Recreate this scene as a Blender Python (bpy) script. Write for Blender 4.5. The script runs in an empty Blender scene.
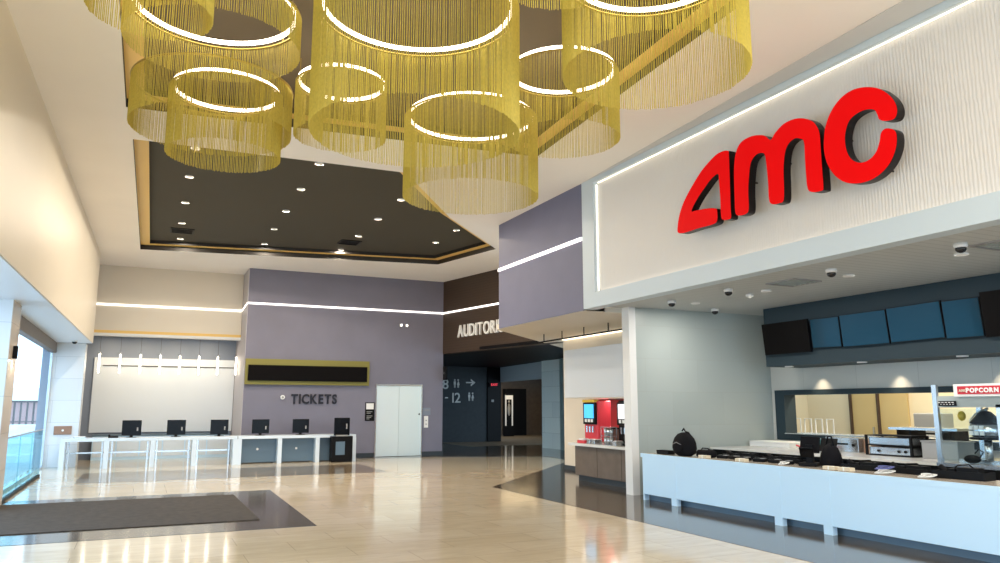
import bpy, bmesh, math, random
from mathutils import Vector, Matrix
from mathutils.geometry import tessellate_polygon
random.seed(7)
R = math.radians
scene = bpy.context.scene
col = scene.collection

# ------------------------------------------------------------------ materials
def mat(name, color, rough=0.5, metal=0.0, emit=None, estr=0.0, spec=0.5, var=0.0, vscale=6.0, bump=0.0, bscale=60.0, coat=0.0):
    m = bpy.data.materials.new(name); m.use_nodes = True
    nt = m.node_tree; b = nt.nodes['Principled BSDF']
    b.inputs['Base Color'].default_value = (*color, 1); b.inputs['Roughness'].default_value = rough
    b.inputs['Metallic'].default_value = metal; b.inputs['Specular IOR Level'].default_value = spec
    b.inputs['Coat Weight'].default_value = coat
    if emit:
        b.inputs['Emission Color'].default_value = (*emit, 1); b.inputs['Emission Strength'].default_value = estr
    tc = nt.nodes.new('ShaderNodeTexCoord')
    if var > 0:
        n = nt.nodes.new('ShaderNodeTexNoise'); n.inputs['Scale'].default_value = vscale; n.inputs['Detail'].default_value = 4
        nt.links.new(tc.outputs['Object'], n.inputs['Vector'])
        r = nt.nodes.new('ShaderNodeValToRGB')
        r.color_ramp.elements[0].position = .3; r.color_ramp.elements[1].position = .7
        r.color_ramp.elements[0].color = (*[c * (1 - var) for c in color], 1)
        r.color_ramp.elements[1].color = (*[min(1, c * (1 + var)) for c in color], 1)
        nt.links.new(n.outputs['Fac'], r.inputs['Fac']); nt.links.new(r.outputs['Color'], b.inputs['Base Color'])
    if bump > 0:
        n = nt.nodes.new('ShaderNodeTexNoise'); n.inputs['Scale'].default_value = bscale
        nt.links.new(tc.outputs['Object'], n.inputs['Vector'])
        bp = nt.nodes.new('ShaderNodeBump'); bp.inputs['Strength'].default_value = bump; bp.inputs['Distance'].default_value = .01
        nt.links.new(n.outputs['Fac'], bp.inputs['Height']); nt.links.new(bp.outputs['Normal'], b.inputs['Normal'])
    return m

def tile_mat(name, c1, c2, grout, w, h, rough, axes='XY', mortar=.004, offset=.5, spec=.5, bias=0.0, streak=0.0, rot=0):
    m = mat(name, c1, rough, spec=spec); nt = m.node_tree; b = nt.nodes['Principled BSDF']
    tc = nt.nodes.new('ShaderNodeTexCoord'); sep = nt.nodes.new('ShaderNodeSeparateXYZ'); com = nt.nodes.new('ShaderNodeCombineXYZ')
    nt.links.new(tc.outputs['Object'], sep.inputs[0])
    nt.links.new(sep.outputs[axes[0]], com.inputs['X']); nt.links.new(sep.outputs[axes[1]], com.inputs['Y'])
    br = nt.nodes.new('ShaderNodeTexBrick'); br.offset = offset; br.squash = 1
    br.inputs['Scale'].default_value = 1; br.inputs['Brick Width'].default_value = w; br.inputs['Row Height'].default_value = h
    br.inputs['Mortar Size'].default_value = mortar; br.inputs['Bias'].default_value = bias
    br.inputs['Color1'].default_value = (*c1, 1); br.inputs['Color2'].default_value = (*c2, 1); br.inputs['Mortar'].default_value = (*grout, 1)
    nt.links.new(com.outputs[0], br.inputs['Vector'])
    out = br.outputs['Color']
    if streak:
        n = nt.nodes.new('ShaderNodeTexNoise'); n.inputs['Scale'].default_value = 2.2; n.inputs['Detail'].default_value = 6; n.inputs['Distortion'].default_value = .6
        mp = nt.nodes.new('ShaderNodeMapping'); mp.inputs['Scale'].default_value = (1, 3.5, 1) if not rot else (3.5, 1, 1)
        nt.links.new(com.outputs[0], mp.inputs[0]); nt.links.new(mp.outputs[0], n.inputs['Vector'])
        mr = nt.nodes.new('ShaderNodeMapRange'); mr.inputs['From Min'].default_value = .3; mr.inputs['From Max'].default_value = .7
        mr.inputs['To Min'].default_value = 1 - streak; mr.inputs['To Max'].default_value = 1 + streak * .5
        nt.links.new(n.outputs['Fac'], mr.inputs['Value'])
        vm = nt.nodes.new('ShaderNodeVectorMath'); vm.operation = 'SCALE'
        nt.links.new(out, vm.inputs[0]); nt.links.new(mr.outputs[0], vm.inputs['Scale']); out = vm.outputs[0]
    nt.links.new(out, b.inputs['Base Color'])
    return m

def slat_mat(name, c, groove, axis, period, rough=.5, frac=.12):
    m = mat(name, c, rough); nt = m.node_tree; b = nt.nodes['Principled BSDF']
    tc = nt.nodes.new('ShaderNodeTexCoord'); sep = nt.nodes.new('ShaderNodeSeparateXYZ')
    nt.links.new(tc.outputs['Object'], sep.inputs[0])
    d = nt.nodes.new('ShaderNodeMath'); d.operation = 'DIVIDE'; d.inputs[1].default_value = period
    f = nt.nodes.new('ShaderNodeMath'); f.operation = 'FRACT'
    g = nt.nodes.new('ShaderNodeMath'); g.operation = 'LESS_THAN'; g.inputs[1].default_value = frac
    nt.links.new(sep.outputs[axis], d.inputs[0]); nt.links.new(d.outputs[0], f.inputs[0]); nt.links.new(f.outputs[0], g.inputs[0])
    mx = nt.nodes.new('ShaderNodeMix'); mx.data_type = 'RGBA'
    mx.inputs['A'].default_value = (*c, 1); mx.inputs['B'].default_value = (*groove, 1)
    nt.links.new(g.outputs[0], mx.inputs['Factor']); nt.links.new(mx.outputs['Result'], b.inputs['Base Color'])
    return m

def glass_mat(name, tint=(.92, .97, 1.0), refl=.12):
    m = bpy.data.materials.new(name); m.use_nodes = True; nt = m.node_tree; nt.nodes.clear()
    o = nt.nodes.new('ShaderNodeOutputMaterial'); t = nt.nodes.new('ShaderNodeBsdfTransparent'); g = nt.nodes.new('ShaderNodeBsdfGlossy')
    t.inputs['Color'].default_value = (*tint, 1); g.inputs['Roughness'].default_value = .02
    mx = nt.nodes.new('ShaderNodeMixShader'); mx.inputs[0].default_value = refl
    nt.links.new(t.outputs[0], mx.inputs[1]); nt.links.new(g.outputs[0], mx.inputs[2]); nt.links.new(mx.outputs[0], o.inputs[0])
    return m

M = {}
M['floor'] = tile_mat('cream_floor_tile', (.62, .52, .37), (.68, .58, .43), (.42, .35, .26), 1.2, .6, .10, streak=.10, spec=.7)
M['floor_dark'] = tile_mat('dark_floor_tile', (.080, .062, .044), (.10, .08, .058), (.05, .045, .04), 1.2, .6, .12, streak=.2, spec=.7)
M['floor_brown'] = tile_mat('brown_floor_tile', (.20, .15, .10), (.25, .19, .12), (.12, .09, .07), 1.2, .6, .12, streak=.2, spec=.7)
M['mat_carpet'] = mat('mat_carpet', (.045, .036, .03), .95, var=.3, vscale=9, bump=.4, bscale=120)
M['corridor_carpet'] = mat('corridor_carpet', (.10, .075, .045), .9, var=.3, vscale=4)
M['ceil'] = mat('ceiling_paint', (.90, .86, .81), .85, var=.02, vscale=.6)
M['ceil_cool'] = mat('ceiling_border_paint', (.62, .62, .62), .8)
M['beige'] = mat('beige_wall_paint', (.74, .665, .55), .45, var=.03, vscale=.5)
M['bulk'] = mat('bulkhead_paint', (.70, .635, .52), .4, var=.03, vscale=.4)
M['soffit_white'] = mat('soffit_white', (.70, .75, .80), .4)
M['violet'] = mat('violet_grey_wall', (.185, .18, .235), .6, var=.05, vscale=1.2)
M['violet2'] = mat('slate_violet_wall', (.155, .16, .245), .6, var=.05, vscale=1.2)
M['slate_blue'] = mat('slate_blue_wall', (.21, .245, .31), .6)
M['pillar_side'] = mat('pillar_side', (.48, .45, .47), .45)
M['brown_wall'] = slat_mat('brown_wood_wall', (.055, .032, .018), (.03, .018, .01), 'Z', .09, .5, .1)
M['black_edge'] = mat('black_edge', (.015, .012, .01), .5)
M['gold_ledge'] = mat('gold_ledge', (.85, .56, .16), .45)
M['dark_ceiling'] = mat('dark_ceiling', (.060, .052, .034), .8)
M['dark_ceiling_brown'] = mat('dark_brown_ceiling', (.085, .06, .03), .7)
M['gold'] = mat('gold_chain', (.55, .43, .065), .5, metal=.08, var=.12, vscale=30)
M['gold_hoop'] = mat('gold_hoop', (.45, .32, .08), .4, metal=.6)
M['led'] = mat('led_warm', (1, 1, 1), .5, emit=(1.0, .88, .68), estr=7)
M['led_white'] = mat('led_white', (1, 1, 1), .5, emit=(1.0, .93, .86), estr=1.3)
M['led_cove'] = mat('led_cove', (1, 1, 1), .5, emit=(1.0, .84, .60), estr=1.3)
M['lamp_disc'] = mat('lamp_disc', (1, 1, 1), .5, emit=(1.0, .92, .8), estr=6)
M['white_trim'] = mat('white_trim', (.78, .78, .77), .45)
M['fascia'] = mat('fascia_white', (.56, .65, .72), .4)
M['red'] = mat('red_sign', (.72, .003, .004), .5, emit=(1, .0, .003), estr=.14, spec=.06)  # faint red glow added to lift the dull letter faces
M['sign_side'] = mat('sign_return_black', (.006, .003, .003), .35, spec=.3)
M['conc_wall'] = tile_mat('grey_wall_tile', (.38, .43, .42), (.40, .45, .44), (.37, .39, .37), 1.3, .66, .35, axes='XZ', mortar=.003)
M['conc_back'] = tile_mat('grey_back_tile', (.54, .55, .52), (.57, .58, .55), (.37, .38, .36), 1.3, .66, .35, axes='YZ', mortar=.003)
M['slat_soffit'] = slat_mat('slatted_soffit', (.50, .52, .52), (.40, .42, .42), 'Y', .15, .5, .16)
M['cream_soffit'] = mat('cream_soffit', (.70, .64, .54), .5)
M['col_tile'] = tile_mat('column_tile_white', (.66, .70, .73), (.70, .73, .76), (.45, .5, .53), 1.5, .62, .25, axes='XZ', mortar=.004)
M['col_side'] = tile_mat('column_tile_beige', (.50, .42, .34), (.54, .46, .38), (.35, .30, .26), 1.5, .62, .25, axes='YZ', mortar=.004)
M['pier_tile'] = tile_mat('pier_tile', (.50, .58, .57), (.58, .65, .62), (.2, .26, .26), 1.4, .62, .3, axes='YZ', mortar=.004)  # paler tile stands in for light on this pier face
M['pier_tile_dark'] = tile_mat('pier_tile_dark', (.11, .18, .19), (.13, .2, .21), (.08, .14, .15), 1.4, .62, .3, axes='XZ', mortar=.004)  # same pier tile darkened, shade of the turned face painted in
M['header_grey'] = mat('header_grey', (.26, .30, .32), .6)
M['teal_dark'] = mat('dark_teal_wall', (.032, .040, .047), .7, var=.1)
M['near_black'] = mat('near_black', (.004, .004, .005), .5, spec=.15)
M['black_gloss'] = mat('black_gloss', (.003, .003, .004), .2, spec=.15)
M['board_black'] = mat('board_black', (.003, .002, .002), .5, spec=.08)
M['black_soft'] = mat('black_fabric', (.004, .004, .006), .8, spec=.15, bump=.5)
M['base_dark'] = mat('baseboard_dark', (.03, .04, .05), .4)
M['bronze'] = mat('bronze_header', (.15, .11, .08), .5)
M['white_gloss'] = mat('white_laminate', (.66, .75, .84), .22)
M['counter_panel'] = mat('counter_panel', (.56, .78, .98), .3)
M['stone'] = mat('speckled_stone', (.42, .37, .31), .2, var=.25, vscale=60)
M['white_stone'] = mat('white_stone', (.72, .71, .68), .2)
M['brown_panel'] = mat('brown_laminate', (.15, .115, .09), .35, var=.12, vscale=5)
M['blue_panel'] = mat('blue_grey_panel', (.10, .16, .22), .35)
M['steel'] = mat('brushed_steel', (.60, .63, .66), .25, metal=.9)
M['door_steel'] = mat('elevator_steel', (.80, .94, 1.0), .22, metal=.3)
M['olive_frame'] = mat('olive_gold_frame', (.24, .21, .05), .45, metal=.3)
M['letter_dark'] = mat('letter_dark', (.018, .02, .032), .45, spec=.3)
M['letter_white'] = mat('letter_white', (.9, .9, .88), .4, emit=(1, .97, .9), estr=.05)
M['letter_grey'] = mat('letter_grey', (.62, .64, .62), .5)
M['menu_box'] = mat('menu_fascia', (.022, .040, .052), .6, spec=.3)
M['screen_blue'] = mat('glossy_blue_screen', (.003, .040, .075), .06, spec=.25)
M['warm_wall'] = mat('kitchen_wall', (.80, .70, .50), .6)
M['kitchen_yellow'] = mat('kitchen_panel', (.60, .46, .22), .5)
M['plaque'] = mat('plaque_brown', (.30, .17, .11), .5)
M['slot'] = mat('slot_dark', (.05, .045, .04), .6)
M['paper'] = mat('paper_white', (.82, .82, .80), .6)
M['glass'] = glass_mat('clear_glass')
M['glass_green'] = glass_mat('glass_rail', (.70, .90, .93), .16)
M['popper_glass'] = glass_mat('popper_glass', (.93, .97, .98), .012)
M['red_lit'] = mat('machine_red', (.30, .006, .008), .35, emit=(1, .03, .02), estr=.015)
M['cyan_screen'] = mat('cyan_screen', (.05, .3, .6), .2, emit=(.06, .42, .85), estr=.9)
M['pale_screen'] = mat('pale_screen', (.6, .6, .65), .2, emit=(.75, .78, .85), estr=.7)
M['pink_red'] = mat('pink_red_plastic', (.65, .05, .07), .3)
M['popcorn_red'] = mat('popcorn_red', (.55, .015, .03), .35)
M['yellow'] = mat('yellow_plastic', (.75, .50, .06), .4)
M['cream_box'] = mat('cream_card', (.66, .58, .44), .6)
M['teal_box'] = mat('teal_box', (.05, .30, .36), .4)
M['blue_cable'] = mat('blue_cable', (.10, .12, .35), .5)
M['grey'] = mat('mid_grey', (.30, .30, .30), .5)
M['exterior_white'] = mat('exterior_white', (.85, .87, .9), .8)
M['fence'] = mat('fence_dark', (.05, .045, .05), .6)
M['brick'] = mat('brick_red', (.42, .26, .25), .8)
M['paving'] = mat('paving', (.55, .58, .6), .8)
M['exit_red'] = mat('exit_red', (.6, .02, .03), .4, emit=(1, .05, .08), estr=.7)
M['poster'] = mat('poster_light', (.5, .5, .5), .4, emit=(1, .98, .9), estr=.22)
M['chrome_dome'] = mat('smoked_dome', (.01, .01, .012), .08)
M['wood'] = mat('dark_wood', (.07, .04, .025), .5)

# ribbed sign wall behind the letters
def rib_mat():
    m = mat('ribbed_white_wall', (.72, .70, .68), .55); nt = m.node_tree; b = nt.nodes['Principled BSDF']
    tc = nt.nodes.new('ShaderNodeTexCoord'); mp = nt.nodes.new('ShaderNodeMapping'); mp.inputs['Scale'].default_value = (1, 1, .35)
    w = nt.nodes.new('ShaderNodeTexWave'); w.wave_type = 'BANDS'; w.bands_direction = 'Y'; w.inputs['Scale'].default_value = 7.0
    w.inputs['Distortion'].default_value = 2.0; w.inputs['Detail'].default_value = 2; w.inputs['Detail Scale'].default_value = 3
    nt.links.new(tc.outputs['Object'], mp.inputs[0]); nt.links.new(mp.outputs[0], w.inputs['Vector'])
    bp = nt.nodes.new('ShaderNodeBump'); bp.inputs['Strength'].default_value = .3; bp.inputs['Distance'].default_value = .01
    nt.links.new(w.outputs['Fac'], bp.inputs['Height']); nt.links.new(bp.outputs['Normal'], b.inputs['Normal'])
    return m
M['ribs'] = rib_mat()

# ------------------------------------------------------------------ mesh builder
class MB:
    def __init__(s): s.v = []; s.f = []; s.m = []
    def add(s, vs, fs, mi=0):
        o = len(s.v); s.v += [tuple(v) for v in vs]; s.f += [tuple(i + o for i in f) for f in fs]; s.m += [mi] * len(fs); return s
    def box(s, x0, x1, y0, y1, z0, z1, mi=0):
        if x0 > x1: x0, x1 = x1, x0
        if y0 > y1: y0, y1 = y1, y0
        if z0 > z1: z0, z1 = z1, z0
        return s.add([(x0, y0, z0), (x1, y0, z0), (x1, y1, z0), (x0, y1, z0), (x0, y0, z1), (x1, y0, z1), (x1, y1, z1), (x0, y1, z1)],
                     [(0, 3, 2, 1), (4, 5, 6, 7), (0, 1, 5, 4), (1, 2, 6, 5), (2, 3, 7, 6), (3, 0, 4, 7)], mi)
    def prism(s, pts, z0, z1, mi=0, ms=None):      # pts counter-clockwise in XY
        n = len(pts); vs = [(x, y, z0) for x, y in pts] + [(x, y, z1) for x, y in pts]
        s.add(vs, [tuple(range(n - 1, -1, -1)), tuple(range(n, 2 * n))], mi)
        o = len(s.v) - 2 * n
        for i in range(n):
            j = (i + 1) % n; s.f.append((o + i, o + j, o + n + j, o + n + i)); s.m.append(mi if ms is None else ms)
        return s
    def cyl(s, a, b, r, n=12, r2=None, mi=0):
        a = Vector(a); b = Vector(b); d = (b - a).normalized(); r2 = r if r2 is None else r2
        u = d.orthogonal().normalized(); w = d.cross(u)
        vs = [a + (u * math.cos(2 * math.pi * i / n) + w * math.sin(2 * math.pi * i / n)) * r for i in range(n)]
        vs += [b + (u * math.cos(2 * math.pi * i / n) + w * math.sin(2 * math.pi * i / n)) * r2 for i in range(n)]
        fs = [tuple(range(n - 1, -1, -1)), tuple(range(n, 2 * n))] + [(i, (i + 1) % n, n + (i + 1) % n, n + i) for i in range(n)]
        return s.add(vs, fs, mi)
    def tube(s, pts, r, n=8, closed=False, mi=0):
        P = [Vector(p) for p in pts]; k = len(P); base = len(s.v); vs = []; up = None
        for i, p in enumerate(P):
            if closed: t = (P[(i + 1) % k] - P[i - 1]).normalized()
            else: t = (P[min(i + 1, k - 1)] - P[max(i - 1, 0)]).normalized()
            u = t.orthogonal().normalized() if up is None else (up - t * up.dot(t)).normalized(); up = u; w = t.cross(u)
            vs += [p + (u * math.cos(2 * math.pi * j / n) + w * math.sin(2 * math.pi * j / n)) * r for j in range(n)]
        fs = []
        for i in range(k if closed else k - 1):
            a = i * n; b = ((i + 1) % k) * n
            fs += [(a + j, a + (j + 1) % n, b + (j + 1) % n, b + j) for j in range(n)]
        if not closed: fs += [tuple(range(n - 1, -1, -1)), tuple(range((k - 1) * n, k * n))]
        return s.add(vs, fs, mi)
    def lathe(s, prof, c=(0, 0, 0), n=24, mi=0):
        vs = []; k = len(prof)
        for r, z in prof: vs += [(c[0] + r * math.cos(2 * math.pi * j / n), c[1] + r * math.sin(2 * math.pi * j / n), c[2] + z) for j in range(n)]
        fs = []
        for i in range(k - 1): fs += [(i * n + j, i * n + (j + 1) % n, (i + 1) * n + (j + 1) % n, (i + 1) * n + j) for j in range(n)]
        fs += [tuple(range(n - 1, -1, -1)), tuple(range((k - 1) * n, k * n))]
        return s.add(vs, fs, mi)
    def ellip(s, c, rx, ry, rz, n=16, k=10, mi=0):
        vs = []; fs = []
        for i in range(k + 1):
            t = math.pi * i / k; rr = max(math.sin(t), 1e-3)
            vs += [(c[0] + rx * rr * math.cos(2 * math.pi * j / n), c[1] + ry * rr * math.sin(2 * math.pi * j / n), c[2] - rz * math.cos(t)) for j in range(n)]
        for i in range(k): fs += [(i * n + j, i * n + (j + 1) % n, (i + 1) * n + (j + 1) % n, (i + 1) * n + j) for j in range(n)]
        return s.add(vs, fs, mi)
    def build(s, name, mats, parent=None, smooth=False, bevel=0):
        me = bpy.data.meshes.new(name); me.from_pydata(s.v, [], s.f)
        for m in (mats if isinstance(mats, (list, tuple)) else [mats]): me.materials.append(m)
        for p, i in zip(me.polygons, s.m): p.material_index = i; p.use_smooth = smooth
        me.update(); o = bpy.data.objects.new(name, me); col.objects.link(o)
        if parent: o.parent = parent
        if bevel:
            b = o.modifiers.new('bevel', 'BEVEL'); b.width = bevel; b.segments = 2; b.limit_method = 'ANGLE'
        return o

def tag(o, label, cat, group=None, kind=None):
    if label: o['label'] = label
    if cat: o['category'] = cat
    if group: o['group'] = group
    if kind: o['kind'] = kind
    return o
def empty(name, loc, label, cat, group=None, rz=0):
    o = bpy.data.objects.new(name, None); col.objects.link(o); o.location = loc; o.rotation_euler = (0, 0, rz); o.empty_display_size = .1
    return tag(o, label, cat, group)
def struct(o, label=None):
    o['kind'] = 'structure'
    if label: o['label'] = label
    return o
def dup(root, loc, label, rz=None):
    c = root.copy(); col.objects.link(c); c.location = loc; c['label'] = label
    if rz is not None: c.rotation_euler = (0, 0, rz)
    for ch in [x for x in bpy.data.objects if x.parent == root]:
        d = ch.copy(); col.objects.link(d); d.parent = c
        for g in [x for x in bpy.data.objects if x.parent == ch]:
            e = g.copy(); col.objects.link(e); e.parent = d
    return c

def text_obj(name, txt, size, depth, m, parent=None, bold=0.0, sx=1.0):
    cu = bpy.data.curves.new(name, 'FONT'); cu.body = txt; cu.size = size; cu.extrude = depth; cu.offset = bold; cu.resolution_u = 4
    t = bpy.data.objects.new(name + '_t', cu); col.objects.link(t)
    dg = bpy.context.evaluated_depsgraph_get(); dg.update()
    me = bpy.data.meshes.new_from_object(t.evaluated_get(dg))
    bpy.data.objects.remove(t)
    me.materials.clear(); me.materials.append(m)
    w = max(v.co.x for v in me.vertices) - min(v.co.x for v in me.vertices); x0 = min(v.co.x for v in me.vertices)
    for v in me.vertices: v.co.x = (v.co.x - x0) * sx
    o = bpy.data.objects.new(name, me); col.objects.link(o)
    if parent: o.parent = parent
    return o, w * sx
def letters(txt, size, depth, m, parent, gap, origin, xdir, bold=0, sx=1.0, part='letter'):
    """stand each letter on origin, running along xdir, upright"""
    x = Vector(xdir).normalized(); z = Vector((0, 0, 1)); n = x.cross(z); pos = Vector(origin)
    rot = Matrix((x, z, x.cross(z))).transposed().to_4x4()
    for ch in txt:
        if ch == ' ': pos += x * size * .35 * sx; continue
        o, w = text_obj(part, ch, size, depth, m, parent, bold, sx)
        o.matrix_local = Matrix.Translation(pos) @ rot
        pos += x * (w + gap)
    return pos

# ------------------------------------------------------------------ floor
struct(MB().box(-2.6, 17, -9, 42, -.12, 0).build('floor', M['floor']), 'polished cream stone tile floor of the lobby')
dk = MB().prism([(6.68, -9), (13.9, -9), (17, 12), (17, 36.5), (6.6, 36.5), (6.6, 25.0), (9.3, 24.7), (12.7, 23.3), (12.3, 21.2), (6.9, 15.15)], .0, .004)
struct(dk.build('floor', M['floor_dark']), 'dark polished tile floor along the concession side')
struct(MB().prism([(-2.45, 11.4), (2.42, 11.4), (2.53, 16.55), (-2.45, 16.55)], 0, .004).build('floor', M['floor_dark']), 'dark tile border around the entrance mat')
b = MB(); b.box(-1.2, 6.0, 19.7, 22.6, 0, .003)
struct(b.build('floor', M['floor_brown']), 'brown tile band in front of the ticket counter')
tag(MB().box(-2.44, 1.75, 12.3, 15.9, .004, .016).build('entrance_mat', M['mat_carpet']), 'dark brown ribbed entrance mat set in dark tile', 'mat')
struct(MB().box(12.9, 17, 30.5, 41.9, .004, .012).build('floor', M['corridor_carpet']), 'brown corridor carpet')
struct(MB().box(-60, -2.6, -30, 90, -.3, -.05).build('ground', M['paving']), 'pale paved terrace outside the windows')

# ------------------------------------------------------------------ ceiling with two recesses
CZ = 6.15
rec1 = [(-.42, 13.75), (4.35, 13.6), (6.43, 16.58), (8.95, 19.43), (8.29, 22.4), (-.3, 23.8)]
rec2 = [(-.55, 3.0), (5.6, 3.0), (6.2, 11.68), (-.5, 12.25)]
outer = [(-2.6, -9), (13, -9), (13, 28.6), (-2.6, 28.6)]
loops = [[Vector((x, y, 0)) for x, y in l] for l in (outer, rec1, rec2)]
tris = tessellate_polygon(loops); flat = [v for l in loops for v in l]
b = MB(); b.add([(v.x, v.y, CZ) for v in flat], [t for t in tris])
struct(b.build('ceiling', M['ceil']), 'pale lobby ceiling with two dark recesses')
struct(MB().box(-2.7, 13.1, -9, 28.7, 7.0, 7.1).build('ceiling', M['near_black']), 'slab above the lobby ceiling')
def inset(p, d):
    n = len(p); out = []
    for i in range(n):
        a = Vector(p[i - 1]); b_ = Vector(p[i]); c = Vector(p[(i + 1) % n])
        d1 = (b_ - a).normalized(); d2 = (c - b_).normalized()
        n1 = Vector((-d1.y, d1.x)); n2 = Vector((-d2.y, d2.x)); m_ = (n1 + n2); k = d / max(.2, (1 + n1.dot(n2)))
        out.append((b_.x + m_.x * k, b_.y + m_.y * k))
    return out
for nm, rc, cm, lab in (('ceiling', rec1, M['dark_ceiling'], 'dark charcoal ceiling recess with gold edge and downlights'), ('ceiling', rec2, M['dark_ceiling_brown'], 'dark brown recess above the chandeliers')):
    ins = inset(rc, .24); n = len(rc); b = MB()
    b.add([(x, y, CZ) for x, y in rc] + [(x, y, CZ + .14) for x, y in rc], [(i, (i + 1) % n, n + (i + 1) % n, n + i) for i in range(n)], 0)
    b.add([(x, y, CZ + .14) for x, y in rc] + [(x, y, CZ + .14) for x, y in ins], [(i, (i + 1) % n, n + (i + 1) % n, n + i) for i in range(n)], 1)
    b.add([(x, y, CZ + .14) for x, y in ins] + [(x, y, CZ + .24) for x, y in ins], [(i, (i + 1) % n, n + (i + 1) % n, n + i) for i in range(n)], 0)
    b.add([(x, y, CZ + .24) for x, y in ins], [tuple(range(n))], 2)
    struct(b.build(nm, [M['black_edge'], M['gold_ledge'], cm]), lab)
# thin wedge slab in a cooler grey, just under the ceiling
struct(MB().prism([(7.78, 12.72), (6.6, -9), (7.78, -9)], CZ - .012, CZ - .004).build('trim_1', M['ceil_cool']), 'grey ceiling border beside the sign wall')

# downlights
def downlight_proto(label, group):
    r = empty('downlight', (0, 0, 0), label, 'ceiling light', group)
    MB().lathe([(.055, 0), (.085, 0), (.085, -.02), (.055, -.012)], n=16).build('trim_ring', M['white_trim'], r)
    MB().lathe([(.0, -.004), (.052, -.004), (.052, -.008), (0, -.008)], n=16).build('lamp', M['lamp_disc'], r)
    return r
DL = [(.6, 16.45), (.63, 18.65), (.66, 20.86), (.71, 22.9), (2.86, 16.4), (2.89, 18.46), (2.93, 20.55), (2.85, 14.45), (5.14, 18.29), (5.2, 20.43), (7.43, 20.3), (5.11, 16.3), (2.96, 22.6), (5.2, 22.5), (.6, 14.5), (7.4, 18.6)]
lab1 = 'small round downlight in the dark ceiling recess'
p = downlight_proto(lab1, 'downlights in the dark ceiling recess')
for i, (x, y) in enumerate(DL):
    rowname = ['nearest the entrance', 'second', 'third', 'far'][min(3, int((y - 14) / 2.3))]
    colname = 'left edge' if x < 1.5 else ('left centre' if x < 4 else ('right centre' if x < 6 else 'right end'))
    lb = 'small round downlight in the dark recess, %s column, %s row' % (colname, {0: 'front', 1: 'second', 2: 'third', 3: 'rear'}[min(3, int((y - 13.5) / 2.35))])
    if i == 0: p.location = (x, y, CZ + .235); p['label'] = lb
    else: dup(p, (x, y, CZ + .235), lb)
CL = [(8.95+.6, 11.55, 'nearest the grey tiled wall'), (9.6, 9.75, 'beside the round smoke detector'), (9.6, 8.05, 'beside the middle vent'), (9.55, 6.25, 'at the right, under the big dome camera'), (9.55, 4.4, 'closest to the viewer')]
p = None
for x, y, w in CL:
    lb = 'round downlight in slatted concession soffit, ' + w
    if p is None: p = downlight_proto(lb, 'downlights in the concession soffit'); p.location = (x, y, 3.658)
    else: dup(p, (x, y, 3.658), lb)

def area(loc, sx, sy, power, color, rot=(0, 0, 0), shape='DISK', spread=math.pi):
    l = bpy.data.lights.new('lamp_light', 'AREA'); l.shape = shape; l.size = sx
    if shape in ('RECTANGLE', 'ELLIPSE'): l.size_y = sy
    l.energy = power; l.color = color; l.spread = spread
    o = bpy.data.objects.new('lamp_light', l); col.objects.link(o); o.location = loc; o.rotation_euler = rot; return o
WARM = (1.0, .86, .68); NEU = (1.0, .93, .84)
for x, y in DL: area((x, y, CZ + .22), .1, .1, 42, WARM)
for x, y, _ in CL: area((x, y, 3.64), .1, .1, 24, NEU)
# unseen ceiling fill, added at and behind the camera for warm ambient light
for y in (-6, -3, 0):
    for x in (.5, 3.2, 6): area((x, y, CZ - .02), .25, .25, 110, WARM)

# ceiling vents in the dark recess, soffit vents
def vent(label, loc, s, m1, m2, dz, group):
    r = empty('ceiling_vent', loc, label, 'vent', group)
    f = MB(); t = .04
    f.box(-s, s, -s, -s + t, -.02, 0); f.box(-s, s, s - t, s, -.02, 0); f.box(-s, -s + t, -s + t, s - t, -.02, 0); f.box(s - t, s, -s + t, s - t, -.02, 0)
    f.build('frame', m1, r)
    k = MB()
    for i in range(5): y = -s + t + (i + .5) * (2 * s - 2 * t) / 5; k.box(-s + t, s - t, y - .018, y + .018, -.014, -.004)
    k.build('louvre', m2, r); return r
vent('square dark vent at the rear left of the dark recess', (.71, 21.85, CZ + .24), .3, M['near_black'], M['near_black'], 0, 'vents in the dark recess')
vent('square dark vent at the rear centre of the dark recess', (5.18, 21.4, CZ + .24), .3, M['near_black'], M['near_black'], 0, 'vents in the dark recess')
vent('square grey air vent in slatted soffit beside a dome camera', (9.35, 8.9, 3.66), .3, M['grey'], M['conc_wall'], 0, 'vents in the slatted soffit')
vent('square grey air vent in slatted soffit at the right edge', (9.45, 5.6, 3.66), .3, M['grey'], M['conc_wall'], 0, 'vents in the slatted soffit')
# dome cameras
def dome(loc, label, group):
    r = empty('dome_camera', loc, label, 'security camera', group)
    MB().lathe([(0, 0), (.075, 0), (.08, -.03), (.07, -.055), (0, -.055)], n=20).build('housing', M['white_trim'], r, True)
    MB().lathe([(.064, -.055), (.062, -.08), (.045, -.105), (.02, -.118), (0.001, -.12)], n=20).build('dome', M['chrome_dome'], r, True)
    return r
p = dome((8.95, 11.5, 3.66), 'white and black dome camera on soffit nearest the grey wall corner', 'dome cameras in the concession soffit')
dup(p, (8.9, 9.9, 3.66), 'white and black dome camera left of the round smoke detector')
dup(p, (10.5, 12.1, 3.66), 'white and black dome camera close against the grey tiled wall')
dup(p, (8.95, 7.8, 3.66), 'white and black dome camera above the middle air vent')
dup(p, (8.94, 5.85, 3.66), 'largest dome camera, at the right above a soffit downlight')
r = empty('smoke_detector', (9.7, 10.25, 3.66), 'round white smoke detector between two soffit downlights', 'smoke detector')
MB().lathe([(0, 0), (.07, 0), (.07, -.03), (.05, -.045), (0, -.045)], n=20).build('body', M['white_trim'], r, True)
MB().lathe([(0, -.045), (.03, -.045), (.025, -.06), (0.001, -.062)], n=16).build('sensor', M['paper'], r, True)
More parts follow.
